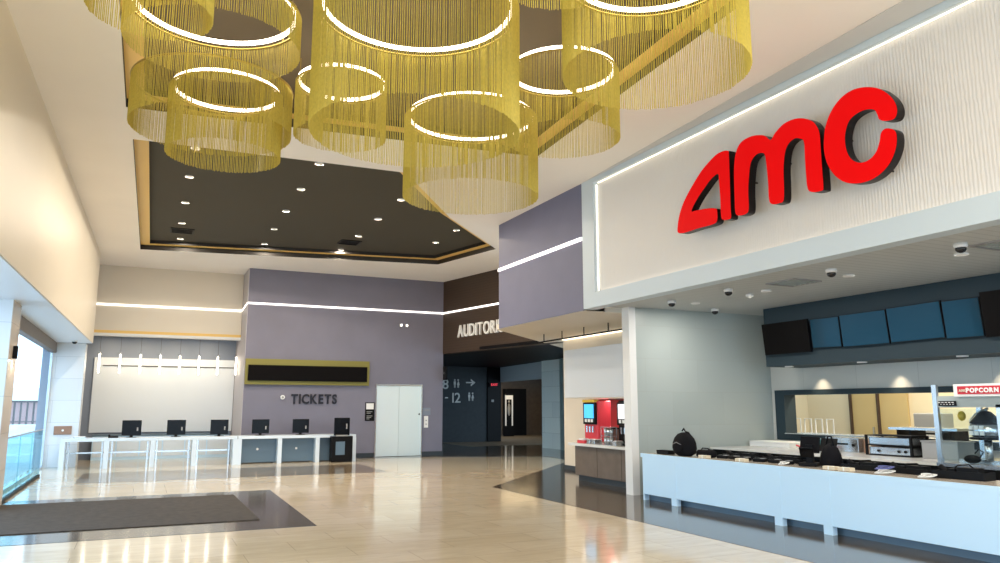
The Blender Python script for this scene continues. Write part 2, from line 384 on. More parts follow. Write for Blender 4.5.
dome((-1.75, 23.9, 3.5), 'small dark dome camera under the left bulkhead by the column', None)

# ------------------------------------------------------------------ chandeliers
def tier(root, name, r, zb, ztop, dens, w, off):
    n = int(2 * math.pi * r / dens); b = MB()
    for i in range(n):
        a = 2 * math.pi * (i + random.uniform(-.2, .2)) / n; ca, sa = math.cos(a), math.sin(a); zz = zb + random.uniform(-.006, .01); vs = []
        for z in (zz, ztop):
            for k in range(3):
                t = a + 2 * math.pi * k / 3
                vs.append((off[0] + r * ca + w * .58 * math.cos(t), off[1] + r * sa + w * .58 * math.sin(t), z))
        b.add(vs, [(0, 1, 4, 3), (1, 2, 5, 4), (2, 0, 3, 5), (0, 2, 1), (3, 4, 5)])
    cu = b.build(name, M['gold'], root); cu['kind'] = 'stuff'
def chandelier(c, r, zb, label, outer=None, zt=6.0, dens=.021, w=.0088, ring=True):
    root = empty('chandelier', (c[0], c[1], 0), label, 'chandelier', 'gold chain chandeliers')
    ztop = zt - .05
    if outer:
        tier(root, 'outer_curtain', outer[0], outer[1], ztop, dens, w, outer[2]); rr = outer[0]
        MB().tube([(outer[2][0] + rr * math.cos(j / 60 * 6.28318), outer[2][1] + rr * math.sin(j / 60 * 6.28318), ztop) for j in range(60)], .015, 6, True).build('outer_hoop', M['gold_hoop'], root)
    tier(root, 'chain_curtain', r, zb, ztop, dens, w, (0, 0))

    b = MB(); k = 72; rr = r - .012
    ring_profile = [(rr + .018, ztop - .004), (rr + .018, ztop + .008), (rr - .01, ztop + .008), (rr - .01, ztop - .004)]
    vs = []; fs = []
    for q, z in ring_profile: vs += [(q * math.cos(2 * math.pi * j / k), q * math.sin(2 * math.pi * j / k), z) for j in range(k)]
    for q in range(4):
        A = q * k; B = ((q + 1) % 4) * k; fs += [(A + j, A + (j + 1) % k, B + (j + 1) % k, B + j) for j in range(k)]
    MB().add(vs, fs).build('hoop', M['gold_hoop'], root)
    for j in range(3):
        a = 2 * math.pi * j / 3 + .5; MB().cyl((rr * math.cos(a), rr * math.sin(a), ztop), (rr * math.cos(a), rr * math.sin(a), CZ + .239), .006, 6).build('hanging_cable', M['gold_hoop'], root)
    if ring:
        q0 = r * .93; vs = []; fs = []
        for q, z in ((q0 + .016, zt - .02), (q0 + .016, zt + .02), (q0 - .016, zt + .02), (q0 - .016, zt - .02)):
            vs += [(q * math.cos(2 * math.pi * j / k), q * math.sin(2 * math.pi * j / k), z) for j in range(k)]
        for q in range(4):
            A = q * k; B = ((q + 1) % 4) * k; fs += [(A + j, A + (j + 1) % k, B + (j + 1) % k, B + j) for j in range(k)]
        MB().add(vs, fs).build('light_ring', M['led'], root)
    return root
chandelier((.80, 10.62), .74, 5.06, 'small low gold chain chandelier, leftmost with a whole lit ring', outer=(1.02, 5.33, (-.18, -.17)))
chandelier((2.17, 9.68), .60, 5.23, 'smallest gold chain chandelier, left of centre behind the big one')
chandelier((4.24, 10.1), 1.0, 4.75, 'wide gold chandelier hanging lowest, in front of slate violet wall')
chandelier((4.68, 8.1), .72, 5.06, 'medium gold chandelier between the lowest one and the big right one')
chandelier((.46, 8.3), .90, 5.53, 'large short gold chandelier at upper left with bright tilted ring')
chandelier((2.45, 7.35), 1.1, 4.53, 'biggest gold chandelier in the middle with the widest ring')
chandelier((4.30, 5.65), .89, 4.87, 'big gold chandelier at upper right above the red sign')
chandelier((-.15, 6.75), .5, 5.02, 'gold chandelier cut off at the top left corner')
chandelier((2.95, 5.15), .5, 5.25, 'gold chandelier cut off at the top, between the two biggest')

# ------------------------------------------------------------------ left side: bulkhead, columns, windows
struct(MB().prism([(-2.6, -9), (-2.02, -9), (-1.36, 25.0), (-2.6, 25.0)], 3.5, CZ + .02).build('wall_left', M['bulk']), 'beige bulkhead above the left windows')
struct(MB().prism([(-2.58, -8.9), (-2.04, -8.9), (-1.38, 24.9), (-2.58, 24.9)], 3.485, 3.498).build('trim_2', M['soffit_white']), 'white soffit under the left bulkhead')
b = MB(); b.box(-3.0, -2.07, 15.1, 16.02, 0, 3.49, 0); o = b.build('wall_left', [M['col_tile']]); struct(o, 'near tiled column on the left')
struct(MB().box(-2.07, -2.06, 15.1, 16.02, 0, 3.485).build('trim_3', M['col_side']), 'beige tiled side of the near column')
struct(MB().box(-2.45, -1.54, 25.05, 25.8, 0, 3.49).build('wall_left', M['col_tile']), 'far white tiled column beside the ticket counter')
struct(MB().box(-3.0, -2.07, 5.2, 6.1, 0, 3.49).build('wall_left', M['col_tile']), 'tiled column nearer the viewer')
struct(MB().box(-2.42, -2.26, 16.1, 25.0, 3.2, 3.48).build('trim_4', M['bronze']), 'bronze head beam over the windows')
# window
w = struct(bpy.data.objects.new('window_1', None)); col.objects.link(w); w['label'] = 'glass storefront between the two tiled columns'
b = MB()
for y in (16.1, 24.95): b.box(-2.40, -2.34, y - .025, y + .025, 0, 3.2)
b.box(-2.40, -2.34, 16.1, 24.95, 0, .06); b.build('window_frame', M['steel'], w)
MB().box(-2.375, -2.365, 16.1, 24.95, .06, 3.2).build('pane', M['glass'], w)
# low glass rail inside the window
g = empty('glass_railing', (-2.12, 18, 0), 'low greenish glass railing beside the near column', 'railing')
for i, (y0, y1) in enumerate(((-1.7, .1), (.15, 2.0), (2.05, 3.9))):
    MB().box(-.012, .012, y0, y1, .06, 1.12).build('glass_panel', M['glass_green'], g)
MB().box(-.03, .03, -1.75, 3.95, 0, .06).build('base_shoe', M['near_black'], g)
MB().box(-.02, .02, -1.75, 3.95, 1.12, 1.15).build('top_rail', M['steel'], g)
r = empty('wall_sconce', (-2.06, 15.55, 2.62), 'small dark up-down wall sconce on the near column', 'lamp')
MB().box(0, .07, -.04, .04, -.11, .11).build('shade', M['near_black'], r, bevel=.006)
MB().box(0.0, .01, -.03, .03, -.1, .1).build('back_plate', M['steel'], r)
area((-2.0, 15.55, 2.48), .05, .05, 1.5, WARM)
r = empty('wall_plaque', (-1.93, 25.05, 1.02), 'small brown plaque on the far white column', 'sign')
MB().box(-.22, .22, -.03, 0, -.12, .12).build('plate', M['plaque'], r, bevel=.008)
MB().lathe([(0, 0), (.03, 0), (.03, .01), (0, .01)], n=12).build('emblem', M['paper'], r).matrix_local = Matrix.Translation((0, -.031, .0)) @ Matrix.Rotation(R(90), 4, 'X')

# exterior
r = empty('terrace_fence', (-9, 42, 0), 'dark picket fence on low wall seen through the left window', 'fence')
b = MB(); b.box(-6, 8, -.12, .12, -.05, .85); b.build('low_wall', M['exterior_white'], r)
b = MB(); b.box(-6, 8, -.04, .04, 1.86, 1.95); b.box(-6, 8, -.03, .03, .95, 1.0); b.build('rail', M['fence'], r)
for i in range(30):
    x = -2 + i * .26; MB().box(x - .04, x + .04, -.035, .035, .85, 1.86).build('picket', M['fence'], r)
r = empty('building', (-12, 60, 0), 'low white building with a brick front behind the fence', 'building')
MB().box(-14, 12, 0, 6, -.05, 1.95).build('brick_wall', M['brick'], r)
MB().box(-14.3, 12.3, -.3, 6.3, 1.95, 2.9).build('roof_fascia', M['exterior_white'], r)

# ------------------------------------------------------------------ back: ticket wall and alcove
YW = 25.6
struct(MB().box(2.95, 9.72, YW, 29.0, 0, CZ + .02).build('wall_back', M['violet']), 'violet grey ticket wall')
struct(MB().box(2.935, 2.95, YW, 28.3, 0, CZ - .003).build('trim_5', M['pillar_side']), 'pale side return of the ticket wall')
struct(MB().box(-2.4, 2.93, 27.0, 27.3, 4.02, CZ + .02).build('wall_back', M['beige']), 'beige upper wall over the pendant alcove')
struct(MB().box(-2.4, 2.93, 26.96, 27.0, 3.98, 4.07).build('trim_6', M['gold_ledge']), 'gold edge under the beige upper wall')
struct(MB().box(-2.4, 2.93, 26.94, 27.3, 3.90, 3.98).build('trim_7', M['white_trim']), 'white soffit edge over the alcove')
struct(MB().box(-2.6, 2.93, 28.3, 28.6, 0, 4.3).build('wall_back', M['slate_blue']), 'slate blue alcove wall')
struct(MB().box(-2.4, 2.93, 27.3, 28.3, 4.0, 4.1).build('ceiling', M['slate_blue']), 'alcove ceiling')
struct(MB().box(-2.6, -2.4, 25.0, 28.6, 0, CZ).build('wall_left', M['slate_blue']), 'left end of the alcove')
struct(MB().box(-1.45, 2.92, 28.24, 28.3, .85, 3.28).build('trim_8', M['soffit_white']), 'white wall panel behind the ticket counter')
struct(MB().box(-1.2, 2.92, 28.22, 28.24, 3.0, 3.03).build('trim_9', M['slot']), 'dark slot line near the top of the white panel')
# LED strips
struct(MB().box(2.95, 9.70, YW - .03, YW, 4.97, 5.03).build('trim_10', M['led_white']), 'lit strip on the ticket wall')
struct(MB().box(-2.2, 2.90, 26.97, 27.0, 4.86, 4.92).build('trim_11', M['led_white']), 'lit strip on the beige upper wall')
struct(MB().add([(2.92, YW - .01, 4.97), (2.92, 27.0, 4.88), (2.92, 27.0, 4.93), (2.92, YW - .01, 5.03), (2.935, YW - .01, 4.97), (2.935, 27.0, 4.88), (2.935, 27.0, 4.93), (2.935, YW - .01, 5.03)],
       [(0, 1, 2, 3), (7, 6, 5, 4), (0, 4, 5, 1), (3, 2, 6, 7), (0, 3, 7, 4), (1, 5, 6, 2)]).build('trim_12', M['led_white']), 'lit strip on the wall return')
struct(MB().box(2.93, 9.74, YW - .02, YW, 0, .14).build('baseboard_back', M['base_dark']))

# pendants
def pendant(label):
    r = empty('pendant_light', (0, 0, 0), label, 'pendant light', 'slim pendants over the ticket alcove')
    MB().cyl((0, 0, .33), (0, 0, 3.98 - 2.72), .004, 6).build('cord', M['black_edge'], r)
    MB().cyl((0, 0, .28), (0, 0, .34), .03, 10, .02).build('cap', M['steel'], r)
    MB().cyl((0, 0, -.32), (0, 0, .28), .024, 12).build('light_tube', M['led'], r)
    return r
ords = ['leftmost', 'second from left', 'third from left', 'fourth from left', 'fifth from left', 'sixth from left', 'seventh from left', 'last, beside the pillar']
p = None
for i in range(8):
    x = -1.27 + i * .59; lb = 'slim glowing tube pendant over the ticket alcove, ' + ords[i]
    if p is None: p = pendant(lb); p.location = (x, 27.12 + .2, 3.08 - .02)
    else: dup(p, (x, 27.32, 3.06), lb)
for ch in [x for x in bpy.data.objects if x.name.startswith('cord')]: ch.scale = (1, 1, 1)
for x in (-1, 0, 1, 2): area((x, 27.6, 3.95), .12, .12, 8, (1, .80, .54))

# ticket counters
def portal_counter(name, label, xs, y0, y1, z, panel=None):
    r = empty(name, (xs[0], y0, 0), label, 'counter')
    X = [x - xs[0] for x in xs]; D = y1 - y0
    MB().box(-.05, X[-1] + .05, 0, D, z - .085, z).build('countertop', M['white_gloss'], r, bevel=.004)
    for x in X: MB().box(x - .06, x + .06, .005, D - .005, 0, z - .085).build('leg', M['white_gloss'], r)
    for a, c in zip(X[:-1], X[1:]):
        if panel: MB().box(a + .061, c - .061, D * .35, D * .35 + .03, .03, z - .09).build('front_panel', panel, r)
        else:
            q = MB(); q.box(a + .061, c - .061, D - .08, D - .05, .38, .42); q.build('stretcher', M['steel'], r)
            q = MB(); q.box(a + .1, a + .14, D - .2, D - .16, 0, z - .09); q.build('inner_post', M['steel'], r); MB().box(c - .14, c - .1, D - .2, D - .16, 0, z - .09).build('inner_post', M['steel'], r)
    return r
portal_counter('ticket_counter', 'white open-legged counter in front of the white alcove panel', [-1.83, -.76, .40, 1.50, 2.62], 24.0, 24.75, .82)
pc = portal_counter('ticket_counter', 'white ticket counter with blue-grey front panels under TICKETS lettering', [2.74, 3.90, 5.03, 6.17], 24.0, 24.85, .82, M['blue_panel'])
for xx in (.55, 1.7): MB().lathe([(0, 0), (.035, 0), (.035, .012), (0, .012)], n=12).build('grommet', M['white_trim'], pc).matrix_local = Matrix.Translation((xx, .295, .42)) @ Matrix.Rotation(R(90), 4, 'X')
bc = empty('back_cabinet', (-1.3, 27.7, 0), 'low pale blue cabinet along the alcove wall', 'cabinet')
MB().box(0, 4.1, .02, .53, .0, .74).build('body', M['counter_panel'], bc); MB().box(-.02, 4.12, 0, .53, .74, .79).build('top', M['blue_panel'], bc)
for k in range(6): MB().box(.03 + k * .68, .67 + k * .68, 0, .018, .1, .7).build('door', M['white_gloss'], bc)
# monitors
def monitor(label, loc, w=.50, h=.42):
    r = empty('ticket_monitor', loc, label, 'monitor', 'black monitors on the ticket counters')
    MB().box(-w / 2, w / 2, -.03, .02, .06, .06 + h).build('screen', M['black_gloss'], r, bevel=.008)
    MB().box(-.04, .04, .02, .06, .0, .3).build('stand', M['near_black'], r)
    MB().box(-.13, .13, -.06, .12, 0, .012).build('foot', M['near_black'], r)
    MB().box(w / 2 - .12, w / 2 - .08, -.036, -.03, .18, .28).build('port', M['grey'], r)
    return r
m0 = monitor('black monitor on the open counter, leftmost of all', (-.17, 24.35, .82))
dup(m0, (1.00, 24.35, .82), 'black monitor on the open counter, middle one before the alcove')
dup(m0, (2.18, 24.35, .82), 'black monitor on the open counter, nearest the pillar')
dup(m0, (3.36, 24.35, .82), 'black monitor on the panelled counter, nearest the pillar')
dup(m0, (4.56, 24.35, .82), 'black monitor on the panelled counter, below the TICKETS letters')
k = empty('ticket_kiosk', (5.72, 23.7, 0), 'black freestanding kiosk at the right end of the ticket counter', 'kiosk')
MB().box(-.33, .33, 0, .28, 0, .78).build('body', M['near_black'], k, bevel=.02)
MB().box(-.24, .24, .08, .16, .80, 1.34).build('screen', M['black_gloss'], k, bevel=.01)
MB().box(-.2, .08, -.008, 0, .22, .62).build('front_graphic', M['blue_panel'], k)
MB().box(-.2, .16, -.02, .12, .78, .82).build('card_reader', M['grey'], k)
MB().box(.12, .16, .07, .08, 1.0, 1.16).build('port', M['grey'], k)
r = empty('desk_phone', (-.62, 24.3, .82), 'small dark desk phone left of the first monitor', 'phone')
MB().box(-.13, .13, -.09, .09, 0, .05).build('base', M['near_black'], r, bevel=.02); MB().box(-.13, -.07, -.09, .09, .05, .09).build('handset', M['near_black'], r, bevel=.015)
r = empty('paper_tray', (-1.45, 24.3, .82), 'small white paper tray at the left end of the ticket counter', 'tray')
MB().box(-.16, .16, -.1, .1, 0, .03).build('tray', M['steel'], r); MB().box(-.13, .13, -.08, .08, .031, .05).build('paper', M['paper'], r)

# board, TICKETS, elevator
r = empty('display_board', (4.98, YW, 2.8), 'long black display board in olive gold frame above TICKETS', 'board')
b = MB(); b.box(-2.02, 2.02, -.12, 0, .20, .40); b.box(-2.02, 2.02, -.12, 0, -.42, -.30); b.box(-2.02, -1.94, -.12, 0, -.3, .2); b.box(1.92, 2.02, -.12, 0, -.3, .2)
b.build('frame', M['olive_frame'], r); MB().box(-1.94, 1.92, -.22, -.02, -.30, .20).build('screen', M['board_black'], r)
r = empty('tickets_sign', (4.44, YW - .03, 1.78), 'dark metal TICKETS lettering on violet wall', 'sign')
letters('TICKETS', .43, .03, M['letter_dark'], r, .04, (0, 0, 0), (1, 0, 0), bold=.012, sx=.80)
r = empty('wall_speaker', (4.17, YW, 1.98), 'small white round sensor left of the TICKETS letters', 'sensor')
MB().cyl((0, 0, 0), (0, -.06, 0), .07, 14).build('body', M['paper'], r); MB().cyl((0, -.06, 0), (0, -.075, 0), .035, 12).build('lens', M['grey'], r)
def slab_sign(label, x0, x1, z0, z1, name='wall_notice'):
    return empty(name, ((x0 + x1) / 2, YW, (z0 + z1) / 2), label, 'sign')
r = slab_sign('tall dark notice with white top left of the elevator', 6.92, 7.24, 1.2, 1.82)
MB().box(-.16, .16, -.02, 0, -.31, .31).build('plate', M['near_black'], r); MB().box(-.13, .13, -.025, -.02, .08, .28).build('white_panel', M['paper'], r)
b = MB()
for zz, wd in ((.0, .2), (-.05, .14), (-.14, .2), (-.19, .16), (-.24, .1)): b.box(-.11, -.11 + wd, -.025, -.02, zz - .012, zz + .008)
b.build('text_lines', M['grey'], r)
e = empty('elevator', (8.10, YW, 0), 'brushed steel elevator doors in the violet wall', 'elevator')
b = MB(); b.box(-.84, -.80, -.06, 0, 0, 2.44); b.box(.80, .84, -.06, 0, 0, 2.44); b.box(-.8, .8, -.06, 0, 2.38, 2.44); b.build('frame', M['steel'], e)
for s in (-1, 1):
    MB().box(min(s * .004, s * .8), max(s * .004, s * .8), -.03, -.005, .01, 2.38).build('door_leaf', M['door_steel'], e)
MB().box(-.8, .8, -.1, 0, .0, .012).build('sill', M['near_black'], e)
MB().cyl((.74, -.03, 1.42), (.74, -.045, 1.42), .03, 12).build('indicator', M['near_black'], e)
r = slab_sign('white elevator call plate right of the elevator', 9.03, 9.18, .95, 1.36, 'call_plate')
MB().box(-.075, .075, -.015, 0, -.2, .2).build('plate', M['paper'], r); MB().cyl((0, -.015, .05), (0, -.03, .05), .022, 10).build('button', M['grey'], r); MB().cyl((0, -.015, -.08), (0, -.03, -.08), .022, 10).build('button', M['grey'], r)
r = slab_sign('dark square notice above the elevator call plate', 8.98, 9.26, 1.40, 1.63)
MB().box(-.14, .14, -.02, 0, -.12, .12).build('plate', M['slate_blue'], r); MB().box(-.1, .1, -.025, -.02, .03, .06).build('text_lines', M['grey'], r)
for i, x in enumerate((8.12, 8.33)):
    r = empty('wall_beacon', (x, YW, 4.5), 'small square white wall light above the elevator, ' + ('left' if i == 0 else 'right') + ' one', 'wall light', 'pair of white wall lights')
    MB().box(-.05, .05, -.05, 0, -.05, .05).build('housing', M['paper'], r, bevel=.008); MB().cyl((0, -.05, 0), (0, -.055, 0), .03, 12).build('lens', M['lamp_disc'], r)
r = empty('blade_sign', (9.74, YW + .25, 2.85), 'small black blade sign on the corner of the ticket wall', 'sign')
MB().box(-.02, .05, -.5, -.24, -.24, .24).build('blade', M['near_black'], r); MB().box(-.05, -.02, -.44, -.26, -.02, .02).build('bracket', M['steel'], r)

# ------------------------------------------------------------------ auditorium entrance
A = Vector((9.70, 25.62)); B = Vector((10.95, 19.5)); d = (B - A).normalized(); nn = Vector((-d.y, d.x))   # nn points to +x side
A2 = A + nn * .35; B2 = B + nn * .35
struct(MB().prism([tuple(A), tuple(B), tuple(B2), tuple(A2)], 3.55, CZ + .02).build('wall_right', M['brown_wall']), 'dark brown bulkhead over the auditorium entrance')
Aw = A - nn * .02
struct(MB().prism([tuple(A - nn * .03), tuple(B - nn * .03), tuple(B), tuple(A)], 4.97, 5.03).build('trim_13', M['led_white']), 'lit strip on the brown bulkhead')
r = empty('auditoriums_sign', (A.x - nn.x * .04, A.y - nn.y * .04, 4.06), 'white AUDITORIUMS lettering on dark brown bulkhead', 'sign')
letters('AUDITORIUMS', .60, .03, M['letter_white'], r, .06, (d.x * 1.05, d.y * 1.05, 0), (d.x, d.y, 0), bold=.003, sx=.80)
struct(MB().prism([(9.75, 25.5), (11.0, 19.0), (17, 19), (17, 38), (9.75, 38)], 3.56, 3.66).build('ceiling', M['near_black']), 'dark ceiling of the auditorium entrance')
struct(MB().box(9.7, 15.2, 34.0, 34.3, 0, 3.6).build('wall_back', M['teal_dark']), 'dark teal wall with the hall numbers')
struct(MB().box(15.2, 15.9, 33.9, 34.4, 0, 3.6).build('wall_back', M['near_black']), 'black pier beside the corridor')
struct(MB().prism([(15.9, 34.2), (15.25, 28.3), (15.55, 28.3), (16.2, 34.2)], 2.85, 3.6).build('wall_right', M['header_grey']), 'grey header over the corridor opening')
b = MB(); b.box(15.1, 15.16, 26.7, 28.2, 0, 3.56, 0); struct(b.build('wall_right', M['pier_tile']), 'tiled pier face beside the corridor')
struct(MB().prism([(15.1, 26.69), (14.35, 24.0), (14.6, 24.0), (15.6, 26.69), (15.6, 28.2), (15.16, 28.2), (15.16, 26.69)][::-1], 0, 3.56).build('wall_right', M['pier_tile_dark']), 'dark tiled pier')
# corridor beyond
struct(MB().box(15.0, 27, 41.0, 41.2, 0, 3.5).build('wall_back', M['brown_panel']), 'corridor end wall')
struct(MB().box(22.5, 22.7, 28, 41, 0, 3.5).build('wall_right', M['brown_panel']), 'corridor side wall')
struct(MB().box(16.2, 27, 28, 41, 3.3, 3.4).build('ceiling', M['cream_soffit']), 'corridor ceiling')
struct(MB().box(17, 27, 26, 41, -.12, 0.005).build('floor', M['corridor_carpet']), 'corridor carpet')
b = MB(); b.box(19.35, 20.7, 40.6, 41.0, 0, 2.7); struct(b.build('door_1', M['near_black']), 'black door surround at the corridor end')
struct(MB().box(21.2, 22.4, 37.6, 37.8, 0, 2.3).build('door_2', M['near_black']), 'dark doors on the right of the corridor')
r = empty('poster_case', (19.0, 39.5, 1.45), 'tall narrow lit poster case in the dark corridor', 'poster')
MB().box(-.3, .3, -.06, .06, -.95, .95).build('frame', M['near_black'], r); MB().box(-.24, -.17, -.08, -.06, -.85, .85).build('lit_edge', M['poster'], r); MB().box(.17, .24, -.08, -.06, -.85, .85).build('lit_edge', M['poster'], r)
MB().box(-.17, .17, -.08, -.06, .62, .85).build('lit_top', M['poster'], r)
b = MB(); b.ellip((0, -.07, .05), .09, .02, .35); b.ellip((0, -.07, .5), .06, .02, .07); b.build('figure_shape', M['grey'], r)
MB().box(-.3, .3, -.06, .06, -1.45, -.95).build('plinth', M['near_black'], r)
area((18.5, 38.5, 3.25), 3.5, .4, 45, (1, .75, .42), shape='RECTANGLE')
area((17.0, 34, 3.25), .4, 2.5, 14, (1, .75, .42), shape='RECTANGLE')
r = empty('exit_sign', (15.45, 33.8, 2.72), 'small red EXIT sign on the black pier', 'sign')
MB().box(-.2, .2, -.04, .1, -.1, .1).build('housing', M['near_black'], r)
letters('EXIT', .15, .004, M['exit_red'], r, .015, (-.14, -.045, -.05), (1, 0, 0), bold=.003)
r = empty('wall_switch', (15.45, 33.9, 1.95), 'tiny pale fitting below the EXIT sign', 'switch')
MB().box(-.06, .06, -.02, 0, -.06, .06).build('plate', M['grey'], r)
# hall numbers 8 -> / 12
def restroom_icon(parent, x, z, s):
    for k, sk in ((0, 0), (1, 1)):
        b = MB(); cx = x + k * .42 * s
        b.cyl((cx, -.03, z + .86 * s), (cx, 0, z + .86 * s), .09 * s, 12)
        if sk: b.add([(cx - .05 * s, -.03, z + .72 * s), (cx + .05 * s, -.03, z + .72 * s), (cx + .17 * s, -.03, z + .3 * s), (cx - .17 * s, -.03, z + .3 * s)], [(0, 3, 2, 1)])
        else: b.box(cx - .12 * s, cx + .12 * s, -.03, 0, z + .36 * s, z + .72 * s)
        b.box(cx - .08 * s, cx - .01, -.03, 0, z, z + .35 * s); b.box(cx + .01, cx + .08 * s, -.03, 0, z, z + .35 * s)
        b.build('person_symbol', M['letter_grey'], parent)
r = empty('hall_number_sign', (12.3, 33.98, 0), 'pale 8 and 12 numerals with arrow on dark teal wall', 'sign')
letters('8', .66, .01, M['letter_grey'], r, .1, (.58, -.02, 2.50), (1, 0, 0), bold=.004)
restroom_icon(r, 1.2, 2.56, .42)
b = MB(); b.box(1.78, 2.16, -.03, 0, 2.78, 2.84); b.add([(2.02, -.03, 2.99), (2.26, -.03, 2.81), (2.02, -.03, 2.63), (2.02, -.03, 2.72), (2.14, -.03, 2.81), (2.02, -.03, 2.90)], [(0, 5, 4, 1), (1, 4, 3, 2)]); b.build('arrow', M['letter_grey'], r)
MB().box(.72, .86, -.03, 0, 2.06, 2.11).build('dash', M['letter_grey'], r)
letters('12', .66, .01, M['letter_grey'], r, .05, (1.08, -.02, 1.86), (1, 0, 0), bold=.004)
restroom_icon(r, 1.95, 1.94, .42)

# ------------------------------------------------------------------ right: sign wall
struct(MB().box(7.8, 8.3, 12.8, 16.75, 3.565, CZ + .02).build('wall_right', M['violet2']), 'slate violet wall block left of the sign wall')
struct(MB().box(8.3, 12, 12.8, 16.5, 3.7, CZ).build('wall_right', M['violet2']), 'body of the upper violet block')
struct(MB().box(7.77, 7.8, 12.8, 16.75, 4.97, 5.04).build('trim_14', M['led_white']), 'lit strip on the slate violet wall')
b = MB(); b.box(7.8, 8.05, -9, 12.79, 3.58, 3.87); b.box(7.8, 8.05, -9, 12.79, 6.05, CZ + .02); b.box(7.8, 8.05, 12.36, 12.79, 3.87, 6.05)
struct(b.build('wall_right', M['fascia']), 'pale blue-white frame around the sign wall')
struct(MB().box(7.92, 8.04, -9, 12.36, 3.86, 6.06).build('wall_right', M['ribs']), 'ribbed white sign wall behind the red letters')
b = MB(); b.box(7.87, 7.89, -9, 12.3, 6.035, 6.05); b.box(7.87, 7.89, -9, 12.3, 3.87, 3.885); b.box(7.87, 7.89, 12.34, 12.36, 3.9, 6.02)
struct(b.build('trim_15', M['led_cove']), 'warm light strip around the inside of the sign frame')

# red letters of the sign: outlines in metres on the wall (Y, Z), with their own depth
L_A = [(9.53, 4.43), (9.55, 4.51), (9.48, 4.73), (9.34, 4.93), (9.13, 5.12), (8.92, 5.28), (8.72, 5.38), (8.55, 5.44), (8.4, 5.44), (8.31, 5.41), (8.3, 5.36), (8.31, 4.94), (8.32, 4.55), (8.32, 4.41), (8.37, 4.39), (8.49, 4.41), (8.53, 4.48), (8.53, 4.75), (8.54, 5.03), (8.56, 5.13), (8.71, 5.09), (8.87, 4.99), (9.05, 4.86), (9.19, 4.71), (9.07, 4.69), (8.81, 4.66), (8.65, 4.62), (8.61, 4.58), (8.62, 4.43), (8.72, 4.39), (9.05, 4.4), (9.39, 4.4)]
L_M = [(8.23, 4.46), (8.23, 4.68), (8.22, 5.0), (8.20, 5.19), (8.15, 5.35), (8.06, 5.45), (7.93, 5.48), (7.77, 5.47), (7.59, 5.41), (7.48, 5.31), (7.39, 5.38), (7.24, 5.45), (7.07, 5.46), (6.91, 5.42), (6.76, 5.33), (6.68, 5.22), (6.65, 5.1), (6.65, 4.86), (6.65, 4.65), (6.65, 4.42), (6.68, 4.38), (6.83, 4.40), (6.9, 4.47), (6.91, 4.68), (6.91, 4.9), (6.91, 5.1), (6.97, 5.16), (7.06, 5.19), (7.17, 5.15), (7.24, 5.04), (7.28, 4.83), (7.29, 4.61), (7.31, 4.42), (7.38, 4.39), (7.52, 4.41), (7.57, 4.49), (7.57, 4.74), (7.58, 4.97), (7.60, 5.13), (7.66, 5.18), (7.77, 5.18), (7.87, 5.10), (7.92, 4.92), (7.95, 4.7), (7.96, 4.45), (8.02, 4.39), (8.17, 4.40)]
L_C = [(5.79, 5.01), (5.71, 4.96), (5.59, 4.95), (5.55, 5.04), (5.58, 5.16), (5.66, 5.28), (5.78, 5.39), (5.95, 5.47), (6.13, 5.5), (6.30, 5.46), (6.45, 5.35), (6.55, 5.19), (6.59, 5.03), (6.60, 4.86), (6.56, 4.68), (6.46, 4.51), (6.32, 4.39), (6.15, 4.33), (5.98, 4.32), (5.83, 4.36), (5.71, 4.44), (5.63, 4.55), (5.59, 4.67), (5.59, 4.78), (5.64, 4.84), (5.72, 4.87), (5.78, 4.84), (5.81, 4.74), (5.87, 4.63), (5.97, 4.57), (6.09, 4.57), (6.20, 4.64), (6.26, 4.75), (6.28, 4.89), (6.26, 5.02), (6.20, 5.13), (6.1, 5.18), (5.97, 5.19), (5.85, 5.15), (5.81, 5.08)]
def smooth(p, k=4):
    n = len(p); out = []
    for i in range(n):
        a, b_, c, d_ = [Vector(p[(i + j) % n]) for j in (-1, 0, 1, 2)]
        for q in range(k):
            t = q / k
            out.append(.5 * ((2 * b_) + (c - a) * t + (2 * a - 5 * b_ + 4 * c - d_) * t * t + (3 * b_ - a - 3 * c + d_) * t ** 3))
    return out
sg = empty('red_letter_sign', (7.6, 7.6, 4.4), 'huge red amc letters with black sides on the ribbed wall', 'sign')
for nm, pts in (('letter', L_A), ('letter', L_M), ('letter', L_C)):
    P = smooth(pts); n = len(P); tr = tessellate_polygon([[Vector((p.x, p.y, 0)) for p in P]])
    fv = [(0, p.x - 7.6, p.y - 4.4) for p in P]; bv = [(.13, y, z) for _, y, z in fv]
    o = MB().add(fv, tr, 0).build(nm, M['red'], sg)
    q = MB(); q.add([(.002, y, z) for _, y, z in fv] + bv, [(i, (i + 1) % n, n + (i + 1) % n, n + i) for i in range(n)], 0); q.add(bv, tr, 0)
    for py, pz in {id(L_A): ((8.42, 5.0), (9.3, 4.52)), id(L_M): ((8.09, 4.9), (7.44, 5.0), (6.78, 4.9)), id(L_C): ((6.43, 5.0), (5.9, 4.45))}[id(pts)]: q.cyl((.12, py - 7.6, pz - 4.4), (.33, py - 7.6, pz - 4.4), .012, 6)
    s_ = q.build('letter_return', M['sign_side'], o)

